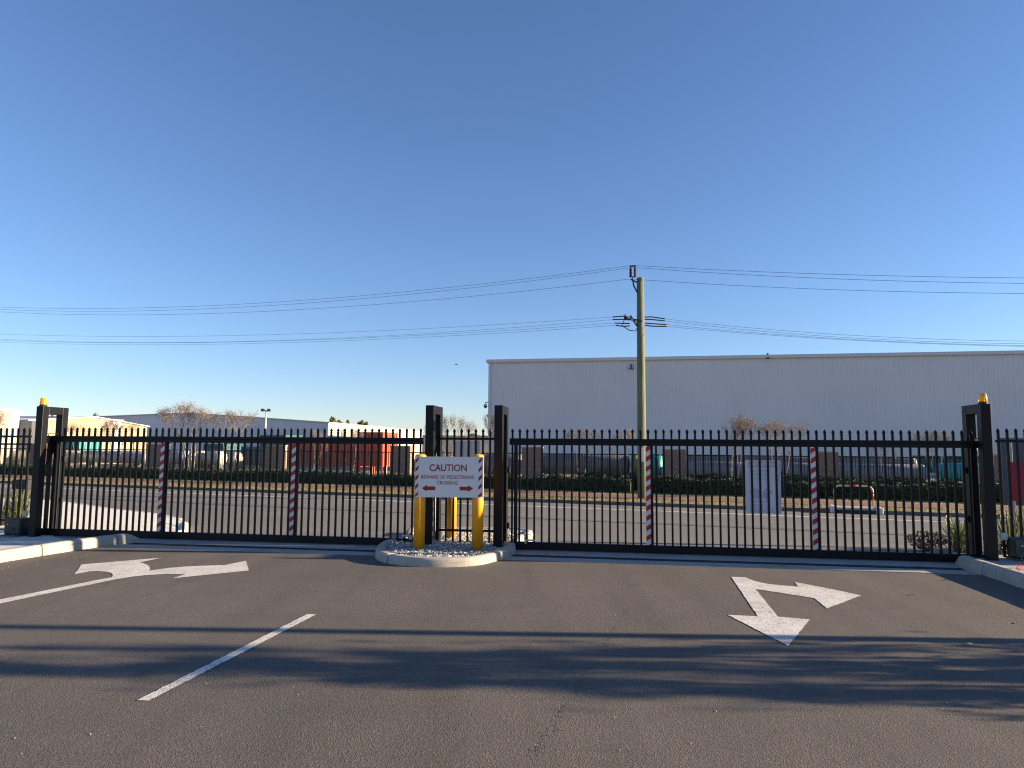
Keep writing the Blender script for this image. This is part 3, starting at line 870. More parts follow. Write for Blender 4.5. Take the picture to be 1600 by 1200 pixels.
def text_mesh(body, w, h, cx, cz, y, mirror=False, bold=0.0, vertical=False):
    cu = bpy.data.curves.new('lettering', 'FONT'); cu.body = body; cu.size = 1.0; cu.align_x = 'CENTER'; cu.offset = bold
    cu.resolution_u = 4; cu.fill_mode = 'FRONT'
    o = bpy.data.objects.new('tmp', cu); COL.objects.link(o)
    dg = bpy.context.evaluated_depsgraph_get()
    me = bpy.data.meshes.new_from_object(o.evaluated_get(dg))
    bpy.data.objects.remove(o)
    xs = [v.co.x for v in me.vertices]; ys = [v.co.y for v in me.vertices]
    x0, x1, y0, y1 = min(xs), max(xs), min(ys), max(ys)
    for v in me.vertices:
        a = ((v.co.x - x0) / (x1 - x0) - 0.5); b = ((v.co.y - y0) / (y1 - y0) - 0.5)
        if vertical: xx, zz = -b * w, a * h
        else: xx, zz = a * w, b * h
        if mirror: xx = -xx
        v.co = (cx + xx, y, cz + zz)
    if me.polygons[0].normal.y > 0: me.flip_normals()
    return me
# sign stands on the two bollards' camera side
yS = min(bl.y, br_.y) - 0.10
def atY(px, py, Y):
    d = ray(px, py); return CO + d * (Y / d.y)
c0 = atY(648.5, 745, yS); c1 = atY(755, 745, yS)
zt_ = atY(700, 713.6, yS).z; zb_ = atY(700, 777.2, yS).z
SW = (c1.x - c0.x); SH = zt_ - zb_
sg = thing('caution_sign', 'white caution sign with red lettering and arrows on yellow bollards', 'sign', ((c0.x + c1.x) / 2, yS, (zt_ + zb_) / 2), math.atan2(br_.y - bl.y, br_.x - bl.x))
sgp = MB().box(-SW / 2, SW / 2, 0.0, 0.004, -SH / 2, SH / 2).build('panel', M['sign_white'], sg)
pxs = SW / 106.5
def sx_(px): return (px - 701.75) * pxs
def sz_(py): return (745.4 - py) * pxs
def lettering(body, x0, x1, y0, y1, bold=0.012):
    me = text_mesh(body, (x1 - x0) * pxs, (y1 - y0) * pxs, sx_((x0 + x1) / 2), sz_((y0 + y1) / 2), -0.0012, False, bold)
    me.materials.append(M['sign_red']); obj('lettering', me, sgp)
lettering('CAUTION', 670.7, 729.2, 725.6, 736.6, 0.02)
lettering('BEWARE OF PEDESTRIANS', 658, 740.3, 742.8, 748.4, 0.012)
lettering('CROSSING', 682.8, 715.2, 751.8, 757.2, 0.012)
for (tip, tail) in ((659.3, 680.4), (739.6, 718.4)):
    d = 1 if tail > tip else -1
    pts = [(tip, 763), (tip + 8 * d, 757.8), (tip + 8 * d, 760.2), (tail, 760.2), (tail, 766), (tip + 8 * d, 766), (tip + 8 * d, 768.2)]
    mb = MB(); mb.add([(sx_(x), -0.0012, sz_(y)) for x, y in pts], [(0, 1, 6), (2, 3, 4, 5)] )
    mb.build('arrow', M['sign_red'], sgp)
st = MB()
for (xa, xb) in ((648.8, 653.6), (747.6, 753.2)):
    y = 712.0
    while y < 778:
        a = [(xa, y + 7), (xb, y + 1.5), (xb, y + 7.2), (xa, y + 12.7)]
        a = [(x_, min(776.6, max(714.2, y_))) for x_, y_ in a]
        if a[3][1] - a[0][1] > 0.4 or a[2][1] - a[1][1] > 0.4: st.add([(sx_(x_), -0.0012, sz_(y_)) for x_, y_ in a], [(0, 1, 2, 3)])
        y += 13.6
so_ = st.build('hazard_stripes', M['sign_red'], sgp); so_['kind'] = 'stuff'
for bp in (bl, br_):
    for dz in (-0.2, 0.2):
        x_ = bp.x - (c0.x + c1.x) / 2
        MB().tube((x_, -0.006, dz), (x_, 0.03, dz), 0.007, n=8).build('bolt', M['steel'], sg)

# white notice fixed behind the short fence
w0 = S(711, 689, 0.05); w1 = S(750.5, 716, 0.05)
tag(MB().box(0, w1[0] - w0[0], 0, 0.004, -0.55, 0).build('notice_board', M['sign_white'], None, gf(w0[0], 0.03, w0[1]), -ALPHA), 'plain white notice board on the short fence above the caution sign', 'notice')

# dog warning board hung on the street side of the right gate (print shows through, reversed)
w0 = S(1164, 719, 0.03); w1 = S(1221.5, 803, 0.03)
BW = w1[0] - w0[0]; BH = w0[1] - w1[1]
bn = thing('warning_board', 'pale lilac dog warning board with reversed print on the right gate', 'sign', gf((w0[0] + w1[0]) / 2, 0.035, w1[1]), -ALPHA)
bnp = MB().box(-BW / 2, BW / 2, 0, 0.005, 0, BH).build('panel', M['banner'], bn)
def bq(name, x0, x1, z0, z1, mat_, y=-0.001):
    mb = MB(); mb.add([(x0 * BW - BW / 2, y, z0 * BH), (x1 * BW - BW / 2, y, z0 * BH), (x1 * BW - BW / 2, y, z1 * BH), (x0 * BW - BW / 2, y, z1 * BH)], [(0, 1, 2, 3)])
    return mb.build(name, mat_, bnp)
bq('print_band', 0.09, 0.985, 0.865, 0.985, M['banner_pink'])
bq('print_band', 0.86, 0.985, 0.02, 0.862, M['banner_violet'])
bq('print_panel', 0.09, 0.80, 0.10, 0.845, M['banner_pale'])
def btext(body, x0, x1, z0, z1, mat_, bold=0.015, vert=False):
    me = text_mesh(body, (x1 - x0) * BW, (z1 - z0) * BH, (x0 + x1) / 2 * BW - BW / 2, (z0 + z1) / 2 * BH, -0.002, True, bold, vert)
    me.materials.append(mat_); obj('lettering', me, bnp)
btext('WARNING', 0.13, 0.95, 0.885, 0.965, M['banner_white'])
btext('GUARD DOG', 0.14, 0.74, 0.775, 0.83, M['banner_blue'])
btext('ON SITE', 0.20, 0.66, 0.70, 0.755, M['banner_blue'])
btext('SECURITY', 0.885, 0.965, 0.05, 0.83, M['banner_white'], vert=True)
ck = MB()
for i in range(14):
    for j in range(3):
        if (i + j) % 2: 
            x0 = (0.09 + i * 0.052) * BW - BW / 2; z0 = (0.012 + j * 0.027) * BH
            ck.add([(x0, -0.001, z0), (x0 + 0.052 * BW, -0.001, z0), (x0 + 0.052 * BW, -0.001, z0 + 0.027 * BH), (x0, -0.001, z0 + 0.027 * BH)], [(0, 1, 2, 3)])
_o = ck.build('checker_print', M['banner_blue'], bnp); _o['kind'] = 'stuff'
dg_ = MB()
for s_ in (-1, 1):     # two plain head-and-shoulder dog shapes facing outwards
    base = [(0.02, 0.30), (0.05, 0.40), (0.10, 0.455), (0.16, 0.465), (0.20, 0.50), (0.235, 0.455), (0.31, 0.42), (0.335, 0.395), (0.30, 0.375), (0.24, 0.37), (0.235, 0.30), (0.16, 0.27)]
    pts = [((0.445 + s_ * x) * BW - BW / 2, -0.002, z * BH) for x, z in base]
    dg_.add(pts, [tuple(range(len(pts)))])
_o = dg_.build('dog_print', M['banner_blue'], bnp); _o['kind'] = 'stuff'
ln = MB()
for z in (0.66, 0.645, 0.245, 0.225, 0.205, 0.16, 0.14, 0.12):
    x0, x1 = (0.18 * BW - BW / 2, 0.7 * BW - BW / 2)
    ln.add([(x0, -0.002, z * BH), (x1, -0.002, z * BH), (x1, -0.002, (z + 0.007) * BH), (x0, -0.002, (z + 0.007) * BH)], [(0, 1, 2, 3)])
_o = ln.build('print_lines', M['banner_blue'], bnp); _o['kind'] = 'stuff'

# red board and slate board at the right edge
p = T(1581, 852); p = gf(*( (lambda s: (s, 0.9))(S(1580, 800, 0.9)[0]) ))
q9 = 0.9
rb = thing('red_board', 'dark red board on galvanised posts at the right edge', 'sign', gf(S(1580, 800, q9)[0], q9, H(gf(0, q9))), -ALPHA)
zt_ = S(1590, 722, q9)[1] - H(gf(0, q9)); zb_ = S(1590, 782.5, q9)[1] - H(gf(0, q9))
zp = S(1580, 690, q9)[1] - H(gf(0, q9))
MB().box(-0.03, 1.1, -0.034, -0.03, zb_, zt_).build('panel', M['board_red'], rb)
for x in (0.02, 1.0): MB().box(x - 0.03, x + 0.03, -0.029, 0.029, 0, zp).build('post', M['steel'], rb, bevel=0.004)
q9 = 2.2; x9 = S(1567, 750, q9)[0]
gb_ = thing('slate_board', 'tall slate grey board behind the dark red board', 'sign', gf(x9, q9, H(gf(0, q9))), -ALPHA)
MB().box(0, 1.3, 0, 0.12, S(1580, 790, q9)[1] - H(gf(0, q9)), S(1580, 684, q9)[1] - H(gf(0, q9))).build('panel', M['board_grey'], gb_, bevel=0.03)
for x in (0.15, 1.15): MB().box(x - 0.04, x + 0.04, 0.02, 0.1, -0.1, S(1580, 790, q9)[1] - H(gf(0, q9))).build('leg', M['dark_grey'], gb_)

# letterbox on a post behind the left fence
q9 = 1.6
x9, z9 = S(36, 800, q9)
lb = thing('letterbox', 'black letterbox on a post behind the left fence', 'letterbox', gf(x9, q9, H(gf(0, q9)) + 0.08), -ALPHA)
zz = S(33, 764, q9)[1] - lb.location.z
MB().box(-0.17, 0.17, -0.14, 0.14, zz, zz + 0.19).build('box', M['black_matt'], lb, bevel=0.015)
MB().box(-0.14, 0.14, -0.143, -0.141, zz + 0.12, zz + 0.15).build('slot', M['steel_dark'], lb)
MB().box(-0.03, 0.03, -0.03, 0.03, 0, zz).build('post', M['black_matt'], lb)

# ------------------------------------------------------------------ plants near the gates
def tuft(name, label, p, n, h, spread, mat_, w=0.008):
    mb = MB()
    for i in range(n):
        a = random.uniform(0, 6.28); d = Vector((math.cos(a), math.sin(a), 0)); s_ = Vector((-d.y, d.x, 0)) * w
        r0 = random.uniform(0, spread * 0.35); hh = h * random.uniform(0.45, 1.0); l = spread * random.uniform(0.2, 1.0)
        b = d * r0
        k = [b, b + d * l * 0.25 + Vector((0, 0, hh * 0.55)), b + d * l * 0.62 + Vector((0, 0, hh * 0.92)), b + d * l + Vector((0, 0, hh * random.uniform(0.7, 1.0)))]
        mb.add([k[0] - s_, k[0] + s_, k[1] + s_, k[1] - s_, k[2] + s_ * 0.7, k[2] - s_ * 0.7, k[3]], [(0, 1, 2, 3), (3, 2, 4, 5), (5, 4, 6)])
    t = thing(name, label, 'plant', p)
    mb.build('blades', mat_, t)
    return t
def leafball(mb, c, rx, ry, rz, n, l, w):
    for i in range(n):
        while True:
            v = Vector((random.uniform(-1, 1), random.uniform(-1, 1), random.uniform(-1, 1)))
            if 0.3 < v.length < 1: break
        p = Vector((c[0] + v.x * rx, c[1] + v.y * ry, c[2] + v.z * rz))
        d = Vector((random.gauss(0, 1), random.gauss(0, 1), random.gauss(0.3, 1))).normalized()
        s_ = d.orthogonal().normalized(); s_ = (s_ * math.cos(i) + d.cross(s_) * math.sin(i)) * w
        mb.add([p - d * l, p + s_, p + d * l, p - s_], [(0, 1, 2, 3)])
def bush(name, label, p, rx, rz, n, mat_, l=0.035, w=0.014):
    t = thing(name, label, 'plant', p)
    mb = MB(); leafball(mb, (0, 0, rz * 0.9), rx, rx, rz, n, l, w); mb.build('leaves', mat_, t)
    st_ = MB()
    for i in range(9):
        a = i * 0.7; st_.tube((0, 0, -0.03), (math.cos(a) * rx * 0.6, math.sin(a) * rx * 0.6, rz * random.uniform(0.8, 1.4)), 0.008, 0.004, 5)
    st_.build('stems', M['twig'], t)
    return t
def gq(px, q, dz=0.0):
    s_ = S(px, 800, q)[0]; p = gf(s_, q); p.z = H(p) + dz; return p
tuft('grass_clump', 'arching green grass clump left of the right gate post', gq(1500, 1.3), 130, 0.62, 0.45, M['strap'])
tuft('grass_clump', 'grass clump right of the right gate post by the motor', gq(1575, 0.75), 90, 0.8, 0.4, M['strap'])
tuft('grass_clump', 'tall grass clump behind the dark red board', gq(1600, 1.5), 110, 0.8, 0.5, M['strap'])
tuft('grass_clump', 'grass clump behind the left gate motor', gq(30, 0.9, 0.08), 120, 0.75, 0.4, M['strap'])
tuft('grass_clump', 'grass clump at the left edge behind the fence', gq(2, 1.1, 0.08), 110, 0.6, 0.42, M['strap'])
bush('low_shrub', 'low brownish shrub behind the right gate near its end', gq(1447, 1.5), 0.30, 0.17, 480, M['shrub_red'])
bush('low_shrub', 'small leafy shrub at the foot of the right gate post', gq(1512, 0.95), 0.17, 0.15, 260, M['strap'], 0.04, 0.012)
bush('low_shrub', 'small leafy shrub between post and motor on the right', gq(1572, 0.5), 0.14, 0.15, 220, M['strap'], 0.04, 0.012)
bush('low_shrub', 'dark low shrub at the foot of the left fence', gq(8, 0.6, 0.08), 0.2, 0.16, 300, M['hedge'])
pf = G(1593, 897, 0.09)
ft = thing('red_flower', 'small red flowering plant behind the right kerb', 'plant', pf)
mb = MB(); leafball(mb, (0, 0, 0.07), 0.045, 0.04, 0.05, 34, 0.018, 0.006); mb.build('petals', M['flower'], ft)
gk = MB(); p0 = gq(1470, 0.85); p1 = gq(1505, 0.8)
tag(MB().box(-0.14, 0.14, -0.07, 0.07, 0, 0.09).build('edging_block', M['kerb'], None, gq(1470, 1.0), -ALPHA, bevel=0.015), 'pale concrete edging block before the low brownish shrub', 'edging')

# dry leaves and pebbles on the asphalt
for (px, py, mt, lab) in ((1515, 1006, 'leaf_dry', 'pale fallen leaf on the shaded asphalt'), (1478, 906.5, 'leaf_dark', 'dark fallen leaf near the right kerb'),
                          (1425, 929.5, 'leaf_dry', 'pale fallen leaf on sunlit asphalt near the right arrow'), (1590, 973, 'leaf_dry', 'tiny pale leaf at the right edge of the asphalt')):
    p = G(px, py, 0.006)
    a = random.uniform(0, 6)
    l = MB(); l.add([(-0.035, 0, 0.002), (0, -0.013, 0.004), (0.04, 0.002, 0.010), (0.0, 0.014, 0.003), (0, 0, 0.009)], [(0, 1, 4), (1, 2, 4), (2, 3, 4), (3, 0, 4)])
    tag(l.build('fallen_leaf', M[mt], None, p, a), lab, 'leaf')
gs = MB()
for i in range(70):
    px = random.uniform(10, 1590); py = random.uniform(890, 1190)
    if random.random() < 0.45: k = random.random(); px = k * 170; py = 883 - k * 26 + random.uniform(0, 9)
    p = G(px, py, 0.0); r_ = random.uniform(0.002, 0.006)
    vs = [(p.x + ox * r_ * random.uniform(0.7, 1.3), p.y + oy * r_ * random.uniform(0.7, 1.3), r_ * 0.5 + oz * r_ * 0.7) for ox, oy, oz in OCT]
    gs.add(vs, OF)
go = gs.build('loose_grit', M['gravel']); go['kind'] = 'stuff'; go['label'] = 'loose pale grit scattered on the asphalt'

# ------------------------------------------------------------------ far side: hedges, fence, pillars, rail
def hedge(label, pa, pb, Y0, h, d, n):
    ua, ub = su(pa, Y0), su(pb, Y0)
    t = thing('hedge', label, 'hedge', sf(ua, Y0, ZV), -PHI)
    L = ub - ua
    core = MB(); nx = max(2, int(L / 0.4))
    for i in range(nx + 1):
        x = L * i / nx; e = 0.5 if i in (0, nx) else 1
        hh = h * (0.84 + 0.10 * math.sin(x * 1.7) * math.sin(x * 0.63 + 1) + 0.06 * math.sin(x * 0.41 + ua)) * (0.8 + 0.2 * e); dd = d * 0.42 * e
        core.v += [(x, -dd, 0), (x, -dd, hh * 0.8), (x, -dd * 0.6, hh), (x, dd * 0.6, hh), (x, dd, hh * 0.8), (x, dd, 0)]
    for i in range(nx):
        for k in range(5): core.f.append((i * 6 + k, i * 6 + k + 1, (i + 1) * 6 + k + 1, (i + 1) * 6 + k))
    core.f.append(tuple(range(6))); core.f.append(tuple(nx * 6 + k for k in range(6)))
    core.build('core', M['hedge'], t)
    lv = MB()
    for i in range(n):
        x = random.uniform(-0.05, L + 0.05)
        hh = h * (0.9 + 0.11 * math.sin(x * 1.7) * math.sin(x * 0.63 + 1) + 0.06 * math.sin(x * 0.41 + ua) + 0.05 * math.sin(x * 7) + 0.05 * math.sin(x * 11.3))
        if random.random() < 0.6: p = Vector((x, -d * 0.5 + random.uniform(-0.03, 0.06), random.uniform(0, hh)))
        else: p = Vector((x, random.uniform(-d * 0.5, d * 0.5), hh + random.uniform(-0.05, 0.05)))
        dr = Vector((random.gauss(0, 1), random.gauss(-0.3, 1), random.gauss(0.4, 1))).normalized()
        s_ = dr.orthogonal().normalized(); s_ = (s_ * math.cos(i) + dr.cross(s_) * math.sin(i)) * 0.03
        lv.add([p - dr * 0.05, p + s_, p + dr * 0.05, p - s_], [(0, 1, 2, 3)])
    lv.build('leaves', M['hedge'], t)
HY = Y3 + 0.55
hedge('low dark hedge behind the left gate, left end section', -160, 172, HY, 0.78, 0.9, 7000)
hedge('low dark hedge behind the left gate, from the gap to the caution sign', 186, 690, HY, 0.78, 0.9, 9000)
hedge('low dark hedge behind the right gate, from the sign to the power pole', 705, 985, HY, 0.82, 0.9, 5500)
hedge('low dark hedge across the street right of the power pole', 1018, 1292, HY, 0.82, 0.9, 5500)
hedge('low dark hedge behind the right end of the right gate', 1298, 1700, HY, 0.82, 0.9, 7000)
hedge('upper hedge row behind the right gate, over the low hedge', 905, 1030, HY + 2.0, 0.95, 0.7, 2500)
hedge('upper hedge row right of the middle brick pillar', 1080, 1160, HY + 2.0, 0.98, 0.7, 2000)
hedge('upper hedge row at the right, over the low hedge', 1185, 1700, HY + 2.0, 0.98, 0.7, 6000)
def sbush(label, px, Y0, rx, rz, n, mt='hedge'):
    p = sf(su(px, Y0), Y0, ZV)
    bush('rounded_shrub', label, p, rx, rz, n, M[mt], 0.05, 0.03)
sbush('rounded green shrub in the hedge gap behind the left gate', 179, HY, 0.36, 0.44, 700)
sbush('rounded shrub beside the right centre gate post, in front of the far fence', 798, HY - 0.1, 0.34, 0.5, 700)
sbush('rounded shrub just right of the power pole', 1020, HY - 0.1, 0.42, 0.46, 700)
sbush('rounded shrub at the hedge end near the hoop rail', 1278, HY - 0.2, 0.3, 0.4, 600)

FY = HY + 3.0           # far fence line
pil = [(62, 16), (247, 15), (431, 15.5), (627, 15.5), (832, 16), (1053, 17), (1291, 15.5), (1560, 17)]
names = ['far left beside the silver tanks', 'left of the first striped post', 'behind the left gate, between green cabin and red container', 'left of the caution sign', 'first to the right of the caution sign',
         'just right of the power pole', 'above the hoop rail', 'behind the right gate post']
bricks_top = [694.5, 694.8, 695.4, 696.3, 698.2, 703, 706, 709]
PZ = 0
pus = []
for (px, hw), nm in zip(pil, names):
    u = su(px, FY); c = sf(u, FY, ZV)
    dep = c.y
    w = hw * dep / FPX * 1.0
    zt_ = VS(px, 698 + (px - 832) * 0.0155 if px > 832 else 698 - (832 - px) * 0.0068, FY).z
    t = thing('brick_pillar', 'square brick fence pillar, ' + nm, 'pillar', c, -ALPHA * 0.6, 'brick pillars of the far fence')
    MB().box(-w, w, -w * 0.45, w * 0.45, 0, zt_ - ZV - 0.1).build('shaft', M['brick'], t)
    MB().box(-w - 0.03, w + 0.03, -w * 0.45 - 0.03, w * 0.45 + 0.03, zt_ - ZV - 0.099, zt_ - ZV).build('cap', M['pillar_cap'], t, bevel=0.02)
    pus.append((u, w))
ends = [(su(-190, FY), 0)] + pus + [(su(1800, FY), 0)]
fl = ['far left edge', 'between the two leftmost pillars', 'behind the left striped post', 'behind the second striped post and the red container', 'behind the caution sign', 'between caution sign and power pole', 'right of the power pole, before the grey tank', 'behind the dog warning board and hoop rail', 'far right edge']
FZT = VS(832, 708, FY).z - ZV
fpm = {}
for i in range(len(ends) - 1):
    a = ends[i][0] + ends[i][1] + 0.02; b = ends[i + 1][0] - ends[i + 1][1] - 0.02
    L = b - a
    # slight fall of the top line towards the near end keeps it level with the street fall
    t = thing('far_fence', 'black picket fence panel across the street, ' + fl[i], 'fence', sf(a, FY, ZV), -PHI, 'far picket fence panels')
    MB().box(0, L, -0.025, 0.025, FZT - 0.06, FZT - 0.0).build('rail', M['black'], t)
    MB().box(0, L, -0.025, 0.025, 0.22, 0.27).build('rail', M['black'], t)
    mb = MB(); n = int(L / 0.135)
    for k in range(1, n): mb.box(k * L / n - 0.013, k * L / n + 0.013, -0.013, 0.013, 0.05, FZT - 0.061)
    po = mb.build('pickets', M['black'], t); po['kind'] = 'stuff'

# hoop rail and drain pit by the far kerb
hp0 = VS(1301, 800, Y1 - 0.2); u0 = su(1301, Y1 - 0.3); u1 = su(1361, Y1 - 0.3)
hr = thing('hoop_rail', 'cream tubular hoop rail with red bands over the street drain', 'rail', sf(u0, Y1 - 0.3, ZV), -PHI)
L = u1 - u0; hh = VS(1330, 759, Y1 - 0.3).z - ZV; rr = 0.2
pts = [(0, 0, -0.1), (0, 0, hh - rr)] + [(rr - rr * math.cos(a), 0, hh - rr + rr * math.sin(a)) for a in (0.4, 0.8, 1.2)] + [(rr, 0, hh), (L - rr, 0, hh)] + \
      [(L - rr + rr * math.sin(a), 0, hh - rr + rr * math.cos(a)) for a in (0.4, 0.8, 1.2)] + [(L, 0, hh - rr), (L, 0, -0.1)]
o = MB().path(pts, 0.038, 10).build('tube', M['cream_tube'], hr, sm=True)
for (p0, p1) in (((L * 0.40, 0, hh), (L * 0.62, 0, hh)), ((L, 0, hh * 0.35), (L, 0, hh * 0.72)), ((0, 0, hh * 0.35), (0, 0, hh * 0.6))):
    MB().tube(p0, p1, 0.0395, n=10).build('red_band', M['tube_red'], o, sm=True)
u0 = su(1303, KERB_Y); L = su(1362, KERB_Y) - u0 - 0.2
pit = thing('drain_pit', 'concrete street drain pit under the cream hoop rail', 'drain pit', sf(u0, KERB_Y, ZS), -PHI)
MB().box(0, L + 0.3, -0.12, 0.95, 0.13, 0.22).build('cover_slab', M['kerb'], pit, bevel=0.02)
MB().box(-0.22, 0.02, -0.2, 0.5, 0.0, 0.27).build('headwall', M['path_concrete'], pit, bevel=0.04)
MB().box(L + 0.26, L + 0.5, -0.2, 0.5, 0.0, 0.25).build('headwall', M['path_concrete'], pit, bevel=0.04)
MB().box(0.05, L + 0.22, -0.1, 0.3, 0.0, 0.125).build('inlet', M['black_matt'], pit)
# broken kerb rubble near the pole
for i, (px, py, lab) in enumerate(((938, 785, 'broken concrete lump at the street kerb, leftmost'), (957, 786, 'broken concrete lump at the kerb, between two others'), (978, 787.5, 'broken concrete lump at the kerb left of the power pole'), (1030, 789, 'broken concrete lump at the kerb right of the power pole'))):
    p = G(px, py, ZS)
    mb = MB(); 
    vs = [(ox * random.uniform(0.1, 0.3), oy * random.uniform(0.1, 0.2), 0.06 + oz * random.uniform(0.06, 0.12)) for ox, oy, oz in OCT]
    mb.add(vs, OF); tag(mb.build('concrete_lump', M['kerb'], None, p, random.uniform(0, 3), bevel=0.02), lab, 'rubble')

# ------------------------------------------------------------------ power pole and wires
PB = G(1003.5, 779, ZV)
def pz(px, py): 
    d = ray(px, py); return CO + d * (PB.y / d.y)
ptop = pz(999, 435)
HP = ptop.z - ZV
def power_pole(label, loc, full=True):
    t = thing('power_pole', label, 'power pole', loc, -PHI)
    MB().path([(0, 0, -0.2), (0, 0, HP * 0.33), (0, 0, HP * 0.66), (0, 0, HP)], [0.215, 0.2, 0.185, 0.165], 20).build('shaft', M['timber'], t, sm=True)
    MB().lathe([(0.172, HP - 0.13), (0.172, HP + 0.005), (0.165, HP + 0.02), (0.02, HP + 0.03)], 20).build('cap', M['timber'], t)
    br = MB(); br.path([(-0.1, -0.1, HP - 0.75), (-0.3, -0.08, HP - 0.35), (-0.36, -0.05, HP + 0.0), (-0.34, 0, HP + 0.12)], 0.04, 6)
    br.tube((-0.45, -0.05, HP - 0.02), (-0.08, 0, HP - 0.22), 0.035, n=6)
    br.build('top_bracket', M['cable'], t)
    for dx in (-0.46, -0.25):
        i_ = MB(); z0 = HP + 0.08; prof = [(0.03, z0)]
        for k in range(6): prof += [(0.075, z0 + 0.03 + k * 0.075), (0.042, z0 + 0.06 + k * 0.075)]
        prof += [(0.03, z0 + 0.53)]
        i_.lathe(prof, 12, (dx, 0, 0)); i_.build('insulator', M['insulator'], t)
    MB().box(-0.5, -0.2, -0.04, 0.04, HP + 0.6, HP + 0.66).build('clamp', M['cable'], t)
    cr = MB(); zc = HP - 2.0
    cr.tube((-0.75, -0.2, zc + 0.12), (0.1, -0.15, zc - 0.1), 0.05, n=6); cr.tube((-0.45, -0.2, zc + 0.2), (-0.15, -0.17, zc - 0.3), 0.045, n=6)
    cr.build('arm', M['cable'], t)
    for k in range(4):
        i_ = MB(); x = -0.7 + k * 0.17; z = zc + 0.14 - k * 0.11
        i_.lathe([(0.02, 0), (0.07, 0.03), (0.05, 0.07), (0.07, 0.11), (0.02, 0.14)], 10, (x, -0.2, z)); i_.build('pin_insulator', M['grey_box'], t)
    MB().box(-0.02, 0.14, -0.225, -0.205, 1.7, 2.35).build('number_plate', M['sign_white'], t, (0.0, 0.0, 0))
    cb = MB(); cb.path([(-0.7, -0.2, zc + 0.1), (-0.85, -0.2, zc - 0.25), (-0.5, -0.22, zc - 0.5), (-0.2, -0.2, zc - 0.55), (-0.1, -0.18, zc - 0.3)], 0.022, 6)
    cb.build('jumper_loop', M['cable'], t)
    return t
power_pole('weathered timber power pole rising behind the right gate', PB)
def wire(label, a, p1, p2, r=0.0085):
    """span from a in the vertical plane along the street, sagging through two sighted points, going on past the second"""
    def uz(p):
        h = plane_hit(p[0], p[1], a, ns); return (h - a).dot(ts), h.z - a.z
    (u1, z1), (u2, z2) = uz(p1), uz(p2)
    c = (z2 / u2 - z1 / u1) / (u2 - u1); b = z1 / u1 - c * u1
    n = 44; pts = []
    for i in range(n + 1):
        u = u2 * 1.25 * i / n
        q = a + ts * u; q.z = a.z + b * u + c * u * u
        pts.append(q)
    tag(MB().path(pts, r, 5).build('overhead_wire', M['conductor']), label, 'wire', 'overhead street wires')
    return pts
top_a = pz(988, 414.6); top_b = pz(989, 417.8); top_c = pz(985, 435.8)
wire('uppermost overhead wire left of the pole top', top_a, (500, 467.2), (0, 479.7))
wire('second overhead wire from the top, left of the pole', top_b, (500, 472), (0, 483.4))
wire('third overhead wire left of the pole, just under the top pair', top_c, (500, 481.8), (0, 487.3))
wire('uppermost overhead wire right of the pole top', top_a, (1300, 428.5), (1600, 434.3))
wire('second overhead wire from the top, right of the pole', top_b, (1300, 435.5), (1600, 442.8))
wire('third overhead wire right of the pole, just under the top pair', top_c, (1300, 452.5), (1600, 458.5))
lowL = [((957, 495.3), (500, 520.5), (0, 522)), ((957.5, 499.3), (500, 529.6), (0, 530)), ((960.5, 504.7), (500, 530.6), (0, 531.6)), ((962.5, 508.4), (500, 533.7), (0, 534.5))]
lowR = [((1039, 498.2), (1300, 522), (1600, 533)), ((1039, 501.4), (1300, 526), (1600, 537)), ((1041, 507), (1300, 528.5), (1600, 540)), ((1041.5, 510), (1300, 529.8), (1600, 541.3))]
ordn = ['topmost', 'second', 'third', 'lowest']
for i in range(4):
    for side, low, hx, dy in (('left', lowL, 984, 0.6), ('right', lowR, 1004, -2.6)):
        e = pz(*low[i][0])
        wire(ordn[i] + ' of the four lower service wires %s of the pole' % side, e, low[i][1], low[i][2], 0.0065)
        a = pz(hx, low[i][0][1] + dy)
        tag(MB().path([a, a.lerp(e, 0.4) + Vector((0, 0, 0.05 - 0.03 * i)), e], 0.028, 6).build('wire_sleeve', M['cable']), ordn[i] + ' black wire sleeve %s of the pole' % side, 'wire sleeve', 'black sleeves of the service wires')

# ------------------------------------------------------------------ bare trees
def grow(mb, tips, p, d, L, r, lev, maxlev, spread, rng):
    n = 3
    pts = [p]; rs = [r]
    q = p.copy(); dd = d.copy()
    for i in range(n):
        dd = (dd + Vector((rng.gauss(0, 0.10), rng.gauss(0, 0.10), rng.gauss(0.02, 0.06)))).normalized()
        q = q + dd * (L / n); pts.append(q.copy()); rs.append(r * (1 - 0.35 * (i + 1) / n))
    mb.path(pts, rs, 5 if lev < 2 else 3)
    if lev >= maxlev - 2: tips += [(pts[2], dd), (q, dd)]
    if lev == maxlev: return
    k = rng.choice((2, 3, 3)) if lev > 0 else 3
    for i in range(k):
        ax = dd.orthogonal().normalized(); ax.rotate(Matrix.Rotation(rng.uniform(0, 6.28) if i == 0 else 6.28 * i / k + rng.uniform(-.5, .5), 3, dd))
        nd = (dd + ax * spread * rng.uniform(0.5, 1.2)).normalized()
        nd = (nd + Vector((0, 0, 0.10))).normalized()
        grow(mb, tips, q, nd, L * rng.uniform(0.66, 0.86), r * 0.6, lev + 1, maxlev, spread, rng)
